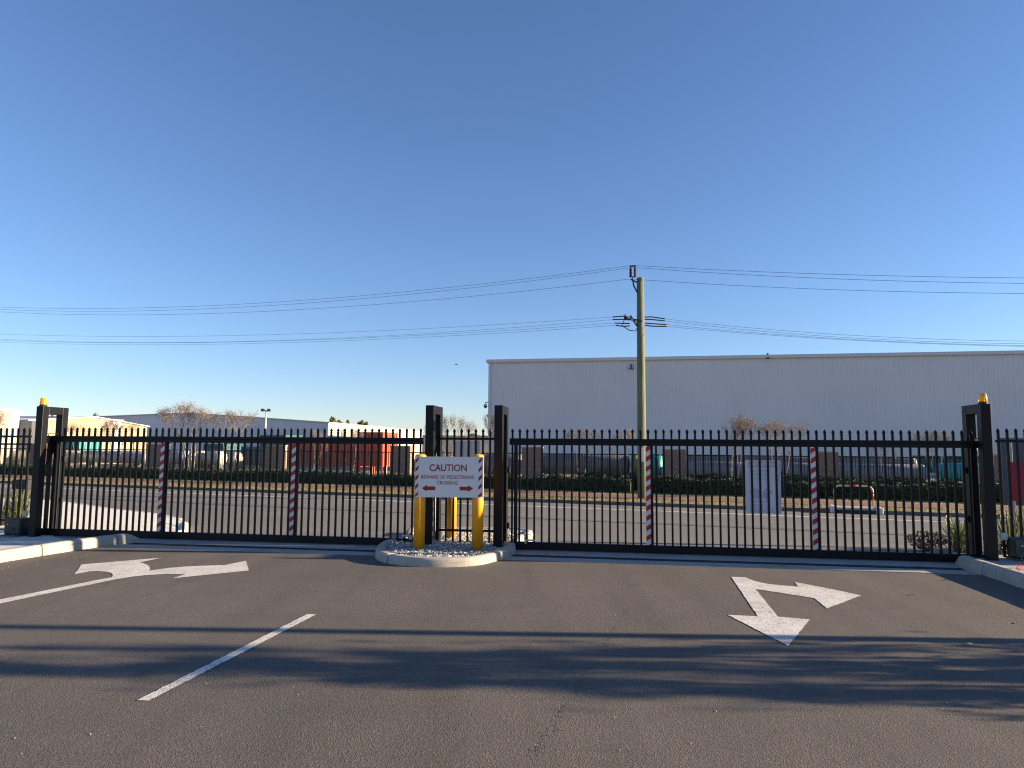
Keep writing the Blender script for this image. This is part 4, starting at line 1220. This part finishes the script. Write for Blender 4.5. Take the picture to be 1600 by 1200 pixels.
def tree_meshes(seed, stems, hgt, spread, maxlev, pod_n, pod_l, leafmat, trunkmat):
    rng = random.Random(seed)
    tr = MB(); tw = MB(); tips = []
    for i in range(stems):
        a = 6.28 * i / stems + rng.uniform(-0.4, 0.4)
        d = Vector((math.cos(a) * 0.28, math.sin(a) * 0.28, 1)).normalized()
        p0 = Vector((math.cos(a) * 0.08, math.sin(a) * 0.08, -0.1))
        p1 = p0 + d * hgt * 0.16; p2 = p1 + (d + Vector((rng.gauss(0, .12), rng.gauss(0, .12), 0))).normalized() * hgt * 0.18
        tr.path([p0, p1, p2], [0.055, 0.045, 0.036], 7)
        grow(tw, tips, p2, (p2 - p1).normalized(), hgt * 0.20, 0.034, 0, maxlev, spread, rng)
    lf = MB()
    for (p, d) in tips:
        for k in range(pod_n):
            q = p + Vector((rng.gauss(0, 0.085), rng.gauss(0, 0.085), rng.gauss(0.03, 0.09)))
            dr = Vector((rng.gauss(0, 1), rng.gauss(0, 1), rng.gauss(0, 1))).normalized()
            s_ = dr.orthogonal().normalized() * pod_l * 0.45
            lf.add([q - dr * pod_l, q + s_, q + dr * pod_l, q - s_], [(0, 1, 2, 3)])
    return tr.mesh('trunk', M[trunkmat], True), tw.mesh('branches', M['twig']), lf.mesh('crown', M[leafmat])
myr = [tree_meshes(11, 4, 4.2, 0.55, 4, 7, 0.032, 'pods', 'trunk_pale'), tree_meshes(23, 3, 4.2, 0.5, 4, 7, 0.032, 'pods', 'trunk_pale'), tree_meshes(37, 3, 4.2, 0.62, 4, 7, 0.032, 'pods', 'trunk_pale')]
def mesh_top(me):
    z = sorted(v.co.z for v in me.vertices); return z[int(len(z) * 0.985)]
def mesh_rad(me):
    z = sorted(max(abs(v.co.x), abs(v.co.y)) for v in me.vertices); return z[int(len(z) * 0.96)]
def myrtle(label, px, ytop, Y0, k, width=None, rz=0.0):
    u = su(px, Y0); loc = sf(u, Y0, ZV)
    tr, br, cr = myr[k]
    t = thing('myrtle_tree', label, 'tree', loc, rz, 'bare street trees')
    ht = VS(px, ytop, Y0).z - ZV
    s_ = ht / mesh_top(cr)
    sx = s_ if width is None else (width * loc.y / FPX / 2) / mesh_rad(cr)
    for nm, me in (('trunk', tr), ('branches', br), ('crown', cr)):
        obj(nm, me, t)
    t.scale = (sx, sx, s_)
TY = FY - 0.9
myrtle('bare brown tree before the white building at the far left', 4, 641, TY + 4, 0, 62)
myrtle('bare brown tree before the tan building, nearer its left end', 122, 661, TY, 1, 46, 1.0)
myrtle('bare brown tree before the tan building, nearer its right end', 178, 657, TY, 2, 62, 2.2)
myrtle('large bare brown tree before the grey gabled shed', 297, 631, TY, 0, 100, 0.6)
myrtle('bare brown tree to the right of the large one before the grey shed', 362, 641, TY, 2, 78, 1.7)
myrtle('thin bare tree before the dark red container', 493, 672, TY, 1, 34, 0.2)
myrtle('thin bare tree before the taller red container', 549, 669, TY, 2, 44, 2.8)
myrtle('bare tree seen over the left of the caution sign', 704, 649, TY, 0, 84, 4.0)
myrtle('bare tree at the left corner of the big grey warehouse', 764, 648, TY, 1, 58, 5.0)
myrtle('small bare tree left of the power pole, nearer the brick pillar', 911, 668, TY, 2, 62, 0.9)
myrtle('small bare tree just left of the power pole', 975, 670, TY, 1, 48, 3.3)
myrtle('bare tree with pale forked trunk left of the dog warning board', 1146, 650, TY, 0, 74, 2.4)
myrtle('bare tree above the dog warning board', 1218, 657, TY, 2, 84, 1.2)
myrtle('small bare tree nearer the right end of the right gate', 1378, 686, TY, 1, 58, 0.4)
myrtle('bare tree close to the right gate post', 1458, 672, TY, 2, 62, 3.9)

# far green trees behind the sheds
def far_tree(label, px, ytop, wpx, Y, mt='far_leaf'):
    b = CO + ray(px, 705) * (Y / ray(px, 705).y); b.z = ZV
    zt_ = (CO + ray(px, ytop) * (Y / ray(px, ytop).y)).z - ZV
    w = wpx * Y / FPX / 2
    t = thing('far_tree', label, 'tree', b, 0, 'green trees far behind the sheds')
    MB().path([(0, 0, -0.2), (0.1, 0, zt_ * 0.5), (0, 0, zt_ * 0.85)], [0.3, 0.2, 0.08], 7).build('trunk', M['twig'], t)
    mb = MB()
    for i in range(9):
        c = (random.uniform(-w, w) * 0.65, random.uniform(-w, w) * 0.6, zt_ * random.uniform(0.55, 0.88))
        leafball(mb, c, w * 0.45, w * 0.45, zt_ * 0.12, 160, 0.35, 0.16)
    mb.build('crown', M[mt], t)
far_tree('green treetop over the lit cream wall, leftmost of a cluster', 520, 651, 16, 190)
far_tree('green treetop over the lit cream wall, second of a cluster', 531, 653.5, 14, 195)
far_tree('small green treetop over the middle of the cream wall', 544, 656, 8, 200)
far_tree('taller green treetop over the middle of the cream wall', 562, 654, 11, 198)
far_tree('rightmost green treetop over the cream wall', 570, 656, 9, 205)
far_tree('dark green tree far behind the short centre fence', 741, 676, 22, 185)
far_tree('low dark green tree far behind the right centre post', 760, 680, 22, 190)

# ------------------------------------------------------------------ sheds and warehouse
def atd(px, py, Y): 
    d = ray(px, py); return CO + d * (Y / d.y)
def ribbed_wall(L, h, pitch, dep, mat_name, ztop=None):
    mb = MB(); n = int(L / pitch)
    prof = []
    for i in range(n):
        x = i * pitch
        prof += [(x, 0), (x + pitch * 0.62, 0), (x + pitch * 0.70, -dep), (x + pitch * 0.92, -dep)]
    prof.append((n * pitch, 0))
    for (x, y) in prof: mb.v += [(x, y, 0), (x, y, h)]
    for i in range(len(prof) - 1): mb.f.append((2 * i, 2 * i + 2, 2 * i + 3, 2 * i + 1))
    return mb
# big grey warehouse on the right
KW = math.atan(0.197)
tw_ = Vector((math.cos(KW), -math.sin(KW), 0)); nw = Vector((math.sin(KW), math.cos(KW), 0))
wc = atd(765.5, 561.8, 78.0)
wh = thing('warehouse', 'long grey metal-clad warehouse filling the right background', 'warehouse', (wc.x, wc.y, ZV - 0.02), -KW)
Hh = wc.z - ZV
ribbed_wall(118, Hh - 0.35, 0.44, 0.055, 'clad').build('front_wall', M['clad_grey'], wh)
MB().box(0.02, 118, 0.05, 60, 0, Hh - 0.4).build('wall', M['clad_grey'], wh)
MB().box(-0.35, 118.3, -0.35, 60.3, Hh - 0.36, Hh).build('gutter_fascia', M['trim_grey'], wh, bevel=0.05)
MB().box(-0.12, 0.14, -0.12, 0.12, 0, Hh - 0.361).build('corner_flashing', M['trim_grey'], wh)
for (px, py, w) in ((986, 576, 0.22), (1199, 559.5, 0.16)):
    p = plane_hit(px, py, wc, nw); l = p - wc; x = l.dot(tw_)
    mb = MB(); mb.box(-w, w, -0.45, -0.05, -0.05, 0.06); mb.box(-0.08, 0.08, -0.3, -0.05, 0.06, 0.5)
    mb.build('wall_lamp', M['dark_grey'], wh, (x, 0, p.z - ZV))
def cctv(label, px, py, sc_):
    p = plane_hit(px, py, wc, nw)
    t = thing('security_camera', label, 'camera', p, -KW)
    arm = MB(); arm.path([(0.75 * sc_, 0, 0.12 * sc_), (0.3 * sc_, -0.1, 0.3 * sc_), (0, -0.15, 0.28 * sc_), (0, -0.15, 0.1)], 0.06 * sc_, 8); arm.build('arm', M['grey_box'], t)
    MB().lathe([(0.05 * sc_, 0.14 * sc_), (0.2 * sc_, 0.05 * sc_), (0.22 * sc_, -0.1 * sc_)], 14, (0, -0.15, 0)).build('housing', M['grey_box'], t)
    MB().lathe([(0.2 * sc_, -0.101 * sc_), (0.18 * sc_, -0.22 * sc_), (0.1 * sc_, -0.32 * sc_), (0.01, -0.35 * sc_)], 14, (0, -0.15, 0)).build('dome', M['black_matt'], t)
cctv('dome security camera on an arm at the warehouse corner', 759, 633, 1.0)
cctv('lower small security camera at the warehouse corner', 762, 649, 0.5)

def shed(name, label, base, rz, W, D, h, ridge, wallm, roofm, sidem=None, gable_x=None):
    """local x along the front, y to the back; gable on the front when ridge > 0"""
    t = thing(name, label, 'building', base, rz)
    gx = W / 2 if gable_x is None else gable_x
    f = MB(); f.add([(0, 0, 0), (W, 0, 0), (W, 0, h), (gx, 0, h + ridge), (0, 0, h)], [(0, 1, 2, 3, 4)]); f.build('front_wall', M[wallm], t)
    sd_ = MB(); sd_.add([(W, 0.0, 0), (W, D, 0), (W, D, h), (W, 0.0, h)], [(0, 1, 2, 3)]); sd_.build('side_wall', M[sidem or wallm], t)
    sd_ = MB(); sd_.add([(0, 0.0, 0), (0, D, 0), (0, D, h), (0, 0.0, h)], [(0, 3, 2, 1)]); sd_.build('side_wall', M[sidem or wallm], t)
    bk = MB(); bk.add([(0, D, 0), (W, D, 0), (W, D, h), (gx, D, h + ridge), (0, D, h)], [(4, 3, 2, 1, 0)]); bk.build('back_wall', M[wallm], t)
    r = MB(); e = 0.25; th = 0.12
    def sl(x0, z0, x1, z1):
        vs = [(x0, -e, z0), (x1, -e, z1), (x1, D + e, z1), (x0, D + e, z0)]
        vs += [(x, y, z + th) for x, y, z in vs]
        r.add(vs, [(3, 2, 1, 0), (4, 5, 6, 7), (0, 1, 5, 4), (1, 2, 6, 5), (2, 3, 7, 6), (3, 0, 4, 7)])
    sl(-e, h + 0.002, gx, h + ridge + 0.002); sl(gx, h + ridge + 0.003, W + e, h + 0.003)
    r.build('roof', M[roofm], t)
    return t
# grey gabled shed, lit cream side on its right
c = atd(513, 659.5, 112.0); e_ = atd(660, 673.0, 162.0)
dirv = Vector((e_.x - c.x, e_.y - c.y, 0)); Dl = dirv.length; dirv.normalize()
fx = Vector((dirv.y, -dirv.x, 0))       # front points right along +x local
rzs = math.atan2(fx.y, fx.x)
W = 66.0
base = Vector((c.x, c.y, ZV)) - fx * W
sh = shed('gabled_shed', 'wide grey gabled shed with sunlit cream side wall', base, rzs, W, Dl, c.z - ZV - 0.12, 1.55, 'clad_far', 'trim_grey', 'clad_cream', W * 0.635)
# tan building
a = atd(44, 655.5, 78.0); b = atd(230, 666.5, 98.0)
fx = Vector((b.x - a.x, b.y - a.y, 0)); W = fx.length; fx.normalize()
shed('tan_building', 'sunlit tan building at the left with shallow gable', (a.x, a.y, ZV), math.atan2(fx.y, fx.x), W, 24, (a.z + b.z) / 2 - ZV - 0.1, 0.85, 'clad_tan', 'trim_grey', None, W * 0.5)
p = atd(32, 651, 76.0); q = atd(125, 651, 84.0)
fx = Vector((q.x - p.x, q.y - p.y, 0)); W = fx.length; fx.normalize()
t = thing('flat_roof_unit', 'flat dark-roofed unit just behind the tan building', 'building', (p.x - 0.0, p.y + 8, ZV), math.atan2(fx.y, fx.x))
MB().box(0, W * 1.1, 0, 12, 0, p.z - ZV + 0.1).build('wall', M['clad_far'], t); MB().box(-0.2, W * 1.1 + 0.2, -0.2, 12.2, p.z - ZV + 0.101, p.z - ZV + 0.4).build('roof', M['roof_grey'], t)
MB().lathe([(0.3, 0), (0.3, 0.4), (0.45, 0.5), (0.2, 0.8)], 10, (W * 0.15, 3, p.z - ZV + 0.4)).build('roof_vent', M['roof_grey'], t)
MB().lathe([(0.3, 0), (0.3, 0.4), (0.45, 0.5), (0.2, 0.8)], 10, (W * 0.98, 3, p.z - ZV + 0.4)).build('roof_vent', M['roof_grey'], t)
t = tag(MB().box(0, 1.15, 0, 3, 0, 1).mesh('x', None) and obj('dark_annexe', None, None, (atd(32.5, 657, 74).x, 74, ZV), R(20)), 'dark grey annexe at the left end of the tan building', 'building')
MB().box(0, 1.0, 0, 3, 0, atd(38, 657, 74).z - ZV).build('wall', M['dark_grey'], t)
# white building far left
a = atd(-40, 627.5, 62.0); b = atd(32, 641.0, 70.0)
fx = Vector((b.x - a.x, b.y - a.y, 0)); W = fx.length; fx.normalize()
t = thing('white_building', 'sunlit white building at the far left edge', 'building', (a.x, a.y, ZV), math.atan2(fx.y, fx.x))
hh = b.z - ZV
ribbed_wall(W, hh - 0.3, 0.5, 0.04, '').build('front_wall', M['clad_cream'], t)
MB().box(0, W, 0.06, 14, 0, hh - 0.3).build('wall', M['clad_cream'], t); MB().box(-0.2, W + 0.15, -0.15, 14.2, hh - 0.299, hh).build('fascia', M['trim_grey'], t)
# far pale shed in the gap
a = atd(632, 680.5, 175.0); b = atd(800, 682.0, 175.0)
t = thing('far_pale_shed', 'distant pale shed seen through the gap behind the short fence', 'building', (a.x, 175, ZV), 0)
MB().box(0, b.x - a.x, 0, 15, 0, a.z - ZV - 0.3).build('wall', M['clad_cream'], t); MB().box(-0.5, b.x - a.x + 0.5, -0.6, 15.5, a.z - ZV - 0.299, a.z - ZV + 0.1).build('roof', M['roof_grey'], t)
# flood light mast
p = atd(413.5, 700, 95.0); zt_ = atd(413.5, 641.5, 95.0).z - ZV
t = thing('floodlight_mast', 'slim floodlight mast standing before the grey gabled shed', 'light mast', (p.x, 95, ZV))
MB().path([(0, 0, 0), (0, 0, zt_)], [0.14, 0.09], 10).build('mast', M['trim_grey'], t)
MB().tube((-0.5, 0, zt_), (0.5, 0, zt_), 0.05, n=8).build('cross_arm', M['trim_grey'], t)
for x in (-0.42, 0.42): MB().box(x - 0.22, x + 0.22, -0.25, 0.12, zt_ - 0.12, zt_ + 0.24).build('floodlight', M['dark_grey'], t, bevel=0.04)

# ------------------------------------------------------------------ yard: tanks and containers behind the far fence
def tank(label, pa, pb, yt, yb, Y0, mat_, rings=True):
    ua, ub = su(pa, Y0), su(pb, Y0); pm = (pa + pb) / 2
    zt = VS(pm, yt, Y0).z; zb = VS(pm, yb, Y0).z
    r = (zt - zb) / 2; L = ub - ua
    t = thing('storage_tank', label, 'tank', sf(ua, Y0, ZV), -PHI, 'horizontal tanks in the yard')
    zc = zb + r - ZV; n = 28
    mb = MB(); prof = [(-0.001, 0.02), (0.05, r * 0.6), (0.14, r * 0.9), (0.24, r), (L - 0.24, r), (L - 0.14, r * 0.9), (L - 0.05, r * 0.6), (L + 0.001, 0.02)]
    vs = []
    for (x, rr) in prof:
        for k in range(n): 
            a = 6.283 * k / n; vs.append((x, rr * math.cos(a), zc + rr * math.sin(a)))
    fs = [(i * n + k, i * n + (k + 1) % n, (i + 1) * n + (k + 1) % n, (i + 1) * n + k) for i in range(len(prof) - 1) for k in range(n)]
    mb.add(vs, fs); mb.build('shell', mat_, t, sm=True)
    if rings:
        m2 = max(2, int(L / 2.2))
        bm_ = MB().tube((-0.03, 0, zc), (0.03, 0, zc), r + 0.02, n=28, caps=True).mesh('band', mat_)
        for i in range(m2 + 1): obj('band', bm_, t, (0.3 + (L - 0.6) * i / m2, 0, 0))
    for f in (0.15, 0.85):
        MB().box(L * f - 0.12, L * f + 0.12, -r * 0.8, r * 0.8, -0.1, max(0.06, zc - r * 0.75)).build('saddle', M['dark_grey'], t)
YA, YB = FY + 4.5, FY + 9.0
tank('silver tank behind the far fence, leftmost, beside the left end post', 14, 126, 704.5, 723, YA + 3, M['tank_grey'])
tank('silver tank behind the far fence, next to the leftmost one', 130, 234, 704.5, 723.5, YA + 3, M['tank_grey'])
tank('short grey tank right of the second brick pillar', 256, 296, 703.5, 725, YA + 2, M['tank_grey'])
tank('beige tank behind the large bare tree trunk', 300, 319, 703, 727, YA + 1, M['tank_beige'], False)
tank('beige tank right of the large bare tree trunk', 323, 351, 704, 727, YA + 1, M['tank_beige'], False)
tank('pale tank with round end near the blue machine', 361, 376, 706, 727, YA, M['tank_beige'], False)
tank('grey tank just right of the caution sign', 756, 818, 708, 742, YA, M['tank_dark'])
tank('long dark grey tank left of the power pole', 846, 984, 709, 742, YA, M['tank_dark'])
tank('olive green tank just left of the power pole', 986, 1002, 709, 743, YA, M['olive'], False)
tank('teal tank between the power pole and the middle brick pillar', 1010, 1038, 711, 745, YA, M['teal'])
tank('long grey tank left of the dog warning board', 1066, 1206, 721.5, 748, YA, M['tank_mid'])
tank('long grey tank behind the dog warning board', 1210, 1290, 723, 750, YA, M['tank_mid'])
tank('long grey tank with pale end right of the last pillar', 1302, 1448, 725, 753, YA, M['tank_mid'])
tank('teal tank near the right gate post', 1460, 1590, 724, 753, YA, M['teal'])
tank('dark upper tank behind the long grey tank, over the power pole side', 1072, 1270, 711, 730, YB, M['tank_dark'])
tank('dark upper tank behind the tank right of the last pillar', 1300, 1432, 713, 732, YB, M['tank_dark'])

def container(label, pa, pb, yt, yb, Y0, D, mat_, name='container'):
    ua, ub = su(pa, Y0), su(pb, Y0); pm = (pa + pb) / 2
    zt = VS(pm, yt, Y0).z - ZV; zb = max(0.0, VS(pm, yb, Y0).z - ZV); L = ub - ua
    t = thing(name, label, 'container', sf(ua, Y0, ZV), -PHI, 'containers in the yard')
    body = MB()
    n = max(3, int(L / 0.3))
    body.box(0.05, L - 0.05, 0.05, D - 0.05, zb, zt)
    body.build('box', mat_, t)
    rb_ = MB()
    for i in range(n): 
        x = 0.12 + (L - 0.24) * i / n
        rb_.box(x, x + (L - 0.24) / n * 0.5, 0.0, 0.049, zb + 0.12, zt - 0.12)
    nd = max(3, int(D / 0.3))
    for i in range(nd):
        y = 0.12 + (D - 0.24) * i / nd; rb_.box(L - 0.049, L, y, y + (D - 0.24) / nd * 0.5, zb + 0.12, zt - 0.12)
    rb_.build('ribs', mat_, t)
    fr = MB()
    for x in (0, L - 0.1):
        for y in (-0.02, D - 0.08): fr.box(x - 0.01, x + 0.11, y, y + 0.1, 0, zt + 0.01)
    fr.box(-0.012, L + 0.012, -0.022, D + 0.02, zt + 0.011, zt + 0.07); fr.build('frame', mat_, t)
container('teal container far left behind the fence', -30, 52, 684, 722, YB + 4, 2.4, M['teal'])
container('teal container behind the silver tanks', 92, 124, 687, 704, YB + 6, 2.4, M['teal'])
container('dark teal canopy box above the beige tanks', 318, 352, 695, 703, YB + 2, 2.2, M['teal_dark'])
container('dark blue machine cabin right of the beige tanks', 377, 412, 699, 727, YB, 2.2, M['blue_box'])
container('tall green cabin before the grey shed', 406, 446, 681, 727, YB, 2.4, M['teal_dark'])
container('long dark red container behind the thin bare trees', 448, 558, 693, 729, YB, 2.4, M['red_box'])
container('taller red container with sunlit orange end', 561, 598, 676.5, 729, YB - 1.5, 2.2, M['red_box'])
container('dark teal container above the teal tank at the right', 1436, 1620, 714.5, 740, YB + 1, 2.4, M['teal_dark'])
container('pale small container right of the red ones', 603, 616, 693, 722, YB + 5, 2.2, M['tank_beige'])

# ------------------------------------------------------------------ bird
p = atd(713, 569.8, 42.0)
t = thing('bird', 'small dark bird flying in the clear sky left of the warehouse', 'bird', p, R(20))
MB().path([(-0.10, 0, 0), (-0.05, 0, 0.005), (0.03, 0, 0.012), (0.08, 0, 0.02), (0.105, 0, 0.018)], [0.006, 0.022, 0.028, 0.016, 0.004], 8).build('body', M['bird'], t, sm=True)
for s_ in (-1, 1):
    mb = MB(); mb.add([(0.05, s_ * 0.02, 0.02), (-0.03, s_ * 0.02, 0.015), (-0.04, s_ * 0.10, 0.03), (0.0, s_ * 0.17, 0.012), (0.04, s_ * 0.10, 0.034), (0.02, s_ * 0.06, 0.040)], [(0, 1, 2, 5), (5, 2, 3, 4), (0, 5, 4)])
    mb.build('wing', M['bird'], t)

# ------------------------------------------------------------------ trees and lamp post standing right of the frame (their shadows cross the asphalt)
patches = [(1150, 1017, 160, 7), (1350, 1014, 200, 9), (1560, 1010, 130, 10), (1130, 1043, 150, 10), (1390, 1056, 170, 7), (1555, 1058, 120, 11), (1250, 1078, 150, 9), (1440, 1088, 190, 12),
           (1600, 1096, 120, 14), (1130, 1086, 120, 7), (1300, 1040, 110, 6), (1500, 1034, 90, 5),
           (960, 1016, 140, 8), (810, 1022, 130, 12), (660, 1026, 110, 12), (930, 1038, 120, 9), (700, 1050, 130, 12), (560, 1045, 110, 12), (850, 1066, 100, 7), (640, 1068, 90, 8), (990, 1072, 110, 10), (780, 1040, 100, 9),
           (470, 1040, 90, 12), (380, 1035, 90, 12), (280, 1046, 90, 10), (120, 1049, 110, 8), (20, 1040, 70, 9), (160, 1013, 80, 2.5), (330, 1015, 70, 4), (1700, 1030, 120, 14), (1760, 1080, 140, 16)]
rngp = random.Random(5)
gum_x = [7.6, 9.0, 10.4, 12.0, 13.8]
gum_y = [5.1, 4.75, 5.35, 4.95, 5.2]
clumps = {k: [] for k in range(5)}
for i, (px, py, rx, ry) in enumerate(patches):
    g = G(px, py); k = rngp.choice((0, 1, 2, 2, 3, 3, 4)) if px < 1500 else rngp.choice((0, 0, 1, 2))
    dpx = g.y / FPX
    clumps[k].append((g.y + (gum_x[k] - g.x) * math.tan(SUN_AZ), (gum_x[k] - g.x) * math.tan(SUN_EL), g.y * g.y / (FPX * CAMH) * ry, rx * dpx * math.tan(SUN_EL)))
gnames = ['nearest the driveway', 'second from the driveway', 'third from the driveway', 'fourth from the driveway', 'farthest from the driveway']
for k in range(5):
    t = thing('young_gum_tree', 'slender young gum tree out of frame to the right, ' + gnames[k], 'tree', (gum_x[k], gum_y[k], 0), 0, 'young gum trees right of the driveway')
    zm = max(c[1] for c in clumps[k])
    MB().path([(0, 0, -0.1), (0.04, 0.03, zm * 0.35), (-0.03, -0.04, zm * 0.7), (0.02, 0.02, zm)], [0.04, 0.032, 0.02, 0.008], 8).build('trunk', M['trunk_pale'], t, sm=True)
    br = MB(); cr = MB()
    for (cy_, cz_, ry, rz_) in clumps[k]:
        dy = cy_ - gum_y[k]
        br.path([(0, 0, max(0.5, cz_ - 0.35 - abs(dy) * 0.5)), (0, dy * 0.6, cz_ - 0.12), (0, dy, cz_)], [0.012, 0.008, 0.004], 5)
        st0 = random.getstate(); random.seed(int(cz_ * 1e4))
        for j in range(6):
            leafball(cr, (random.uniform(-0.3, 0.3), dy + random.uniform(-0.8, 0.8) * ry, cz_ + random.uniform(-0.9, 0.9) * rz_), 0.16, ry * 0.6, rz_ * 0.6, 30, 0.05, 0.017)
        for j in range(26):      # stray leaves round the clump
            leafball(cr, (random.uniform(-0.3, 0.3), dy + random.gauss(0, 1.1) * ry, cz_ + random.gauss(0, 1.3) * rz_), 0.04, 0.03, 0.03, 2, 0.05, 0.016)
        random.setstate(st0)
    br.build('branches', M['twig'], t); cr.build('crown', M['gumleaf'], t)
yl = G(800, 990.5).y
t = thing('lamp_post', 'slim lamp post out of frame to the right of the driveway', 'lamp post', (10.5, yl + 10.5 * math.tan(SUN_AZ), 0))
MB().path([(0, 0, 0), (0, 0, 3), (0, 0, 9.5)], [0.085, 0.08, 0.05], 14).build('column', M['trim_grey'], t, sm=True)
MB().box(-0.1, 0.1, -0.1, 0.5, 9.5, 9.6).build('lamp_head', M['dark_grey'], t, bevel=0.03)
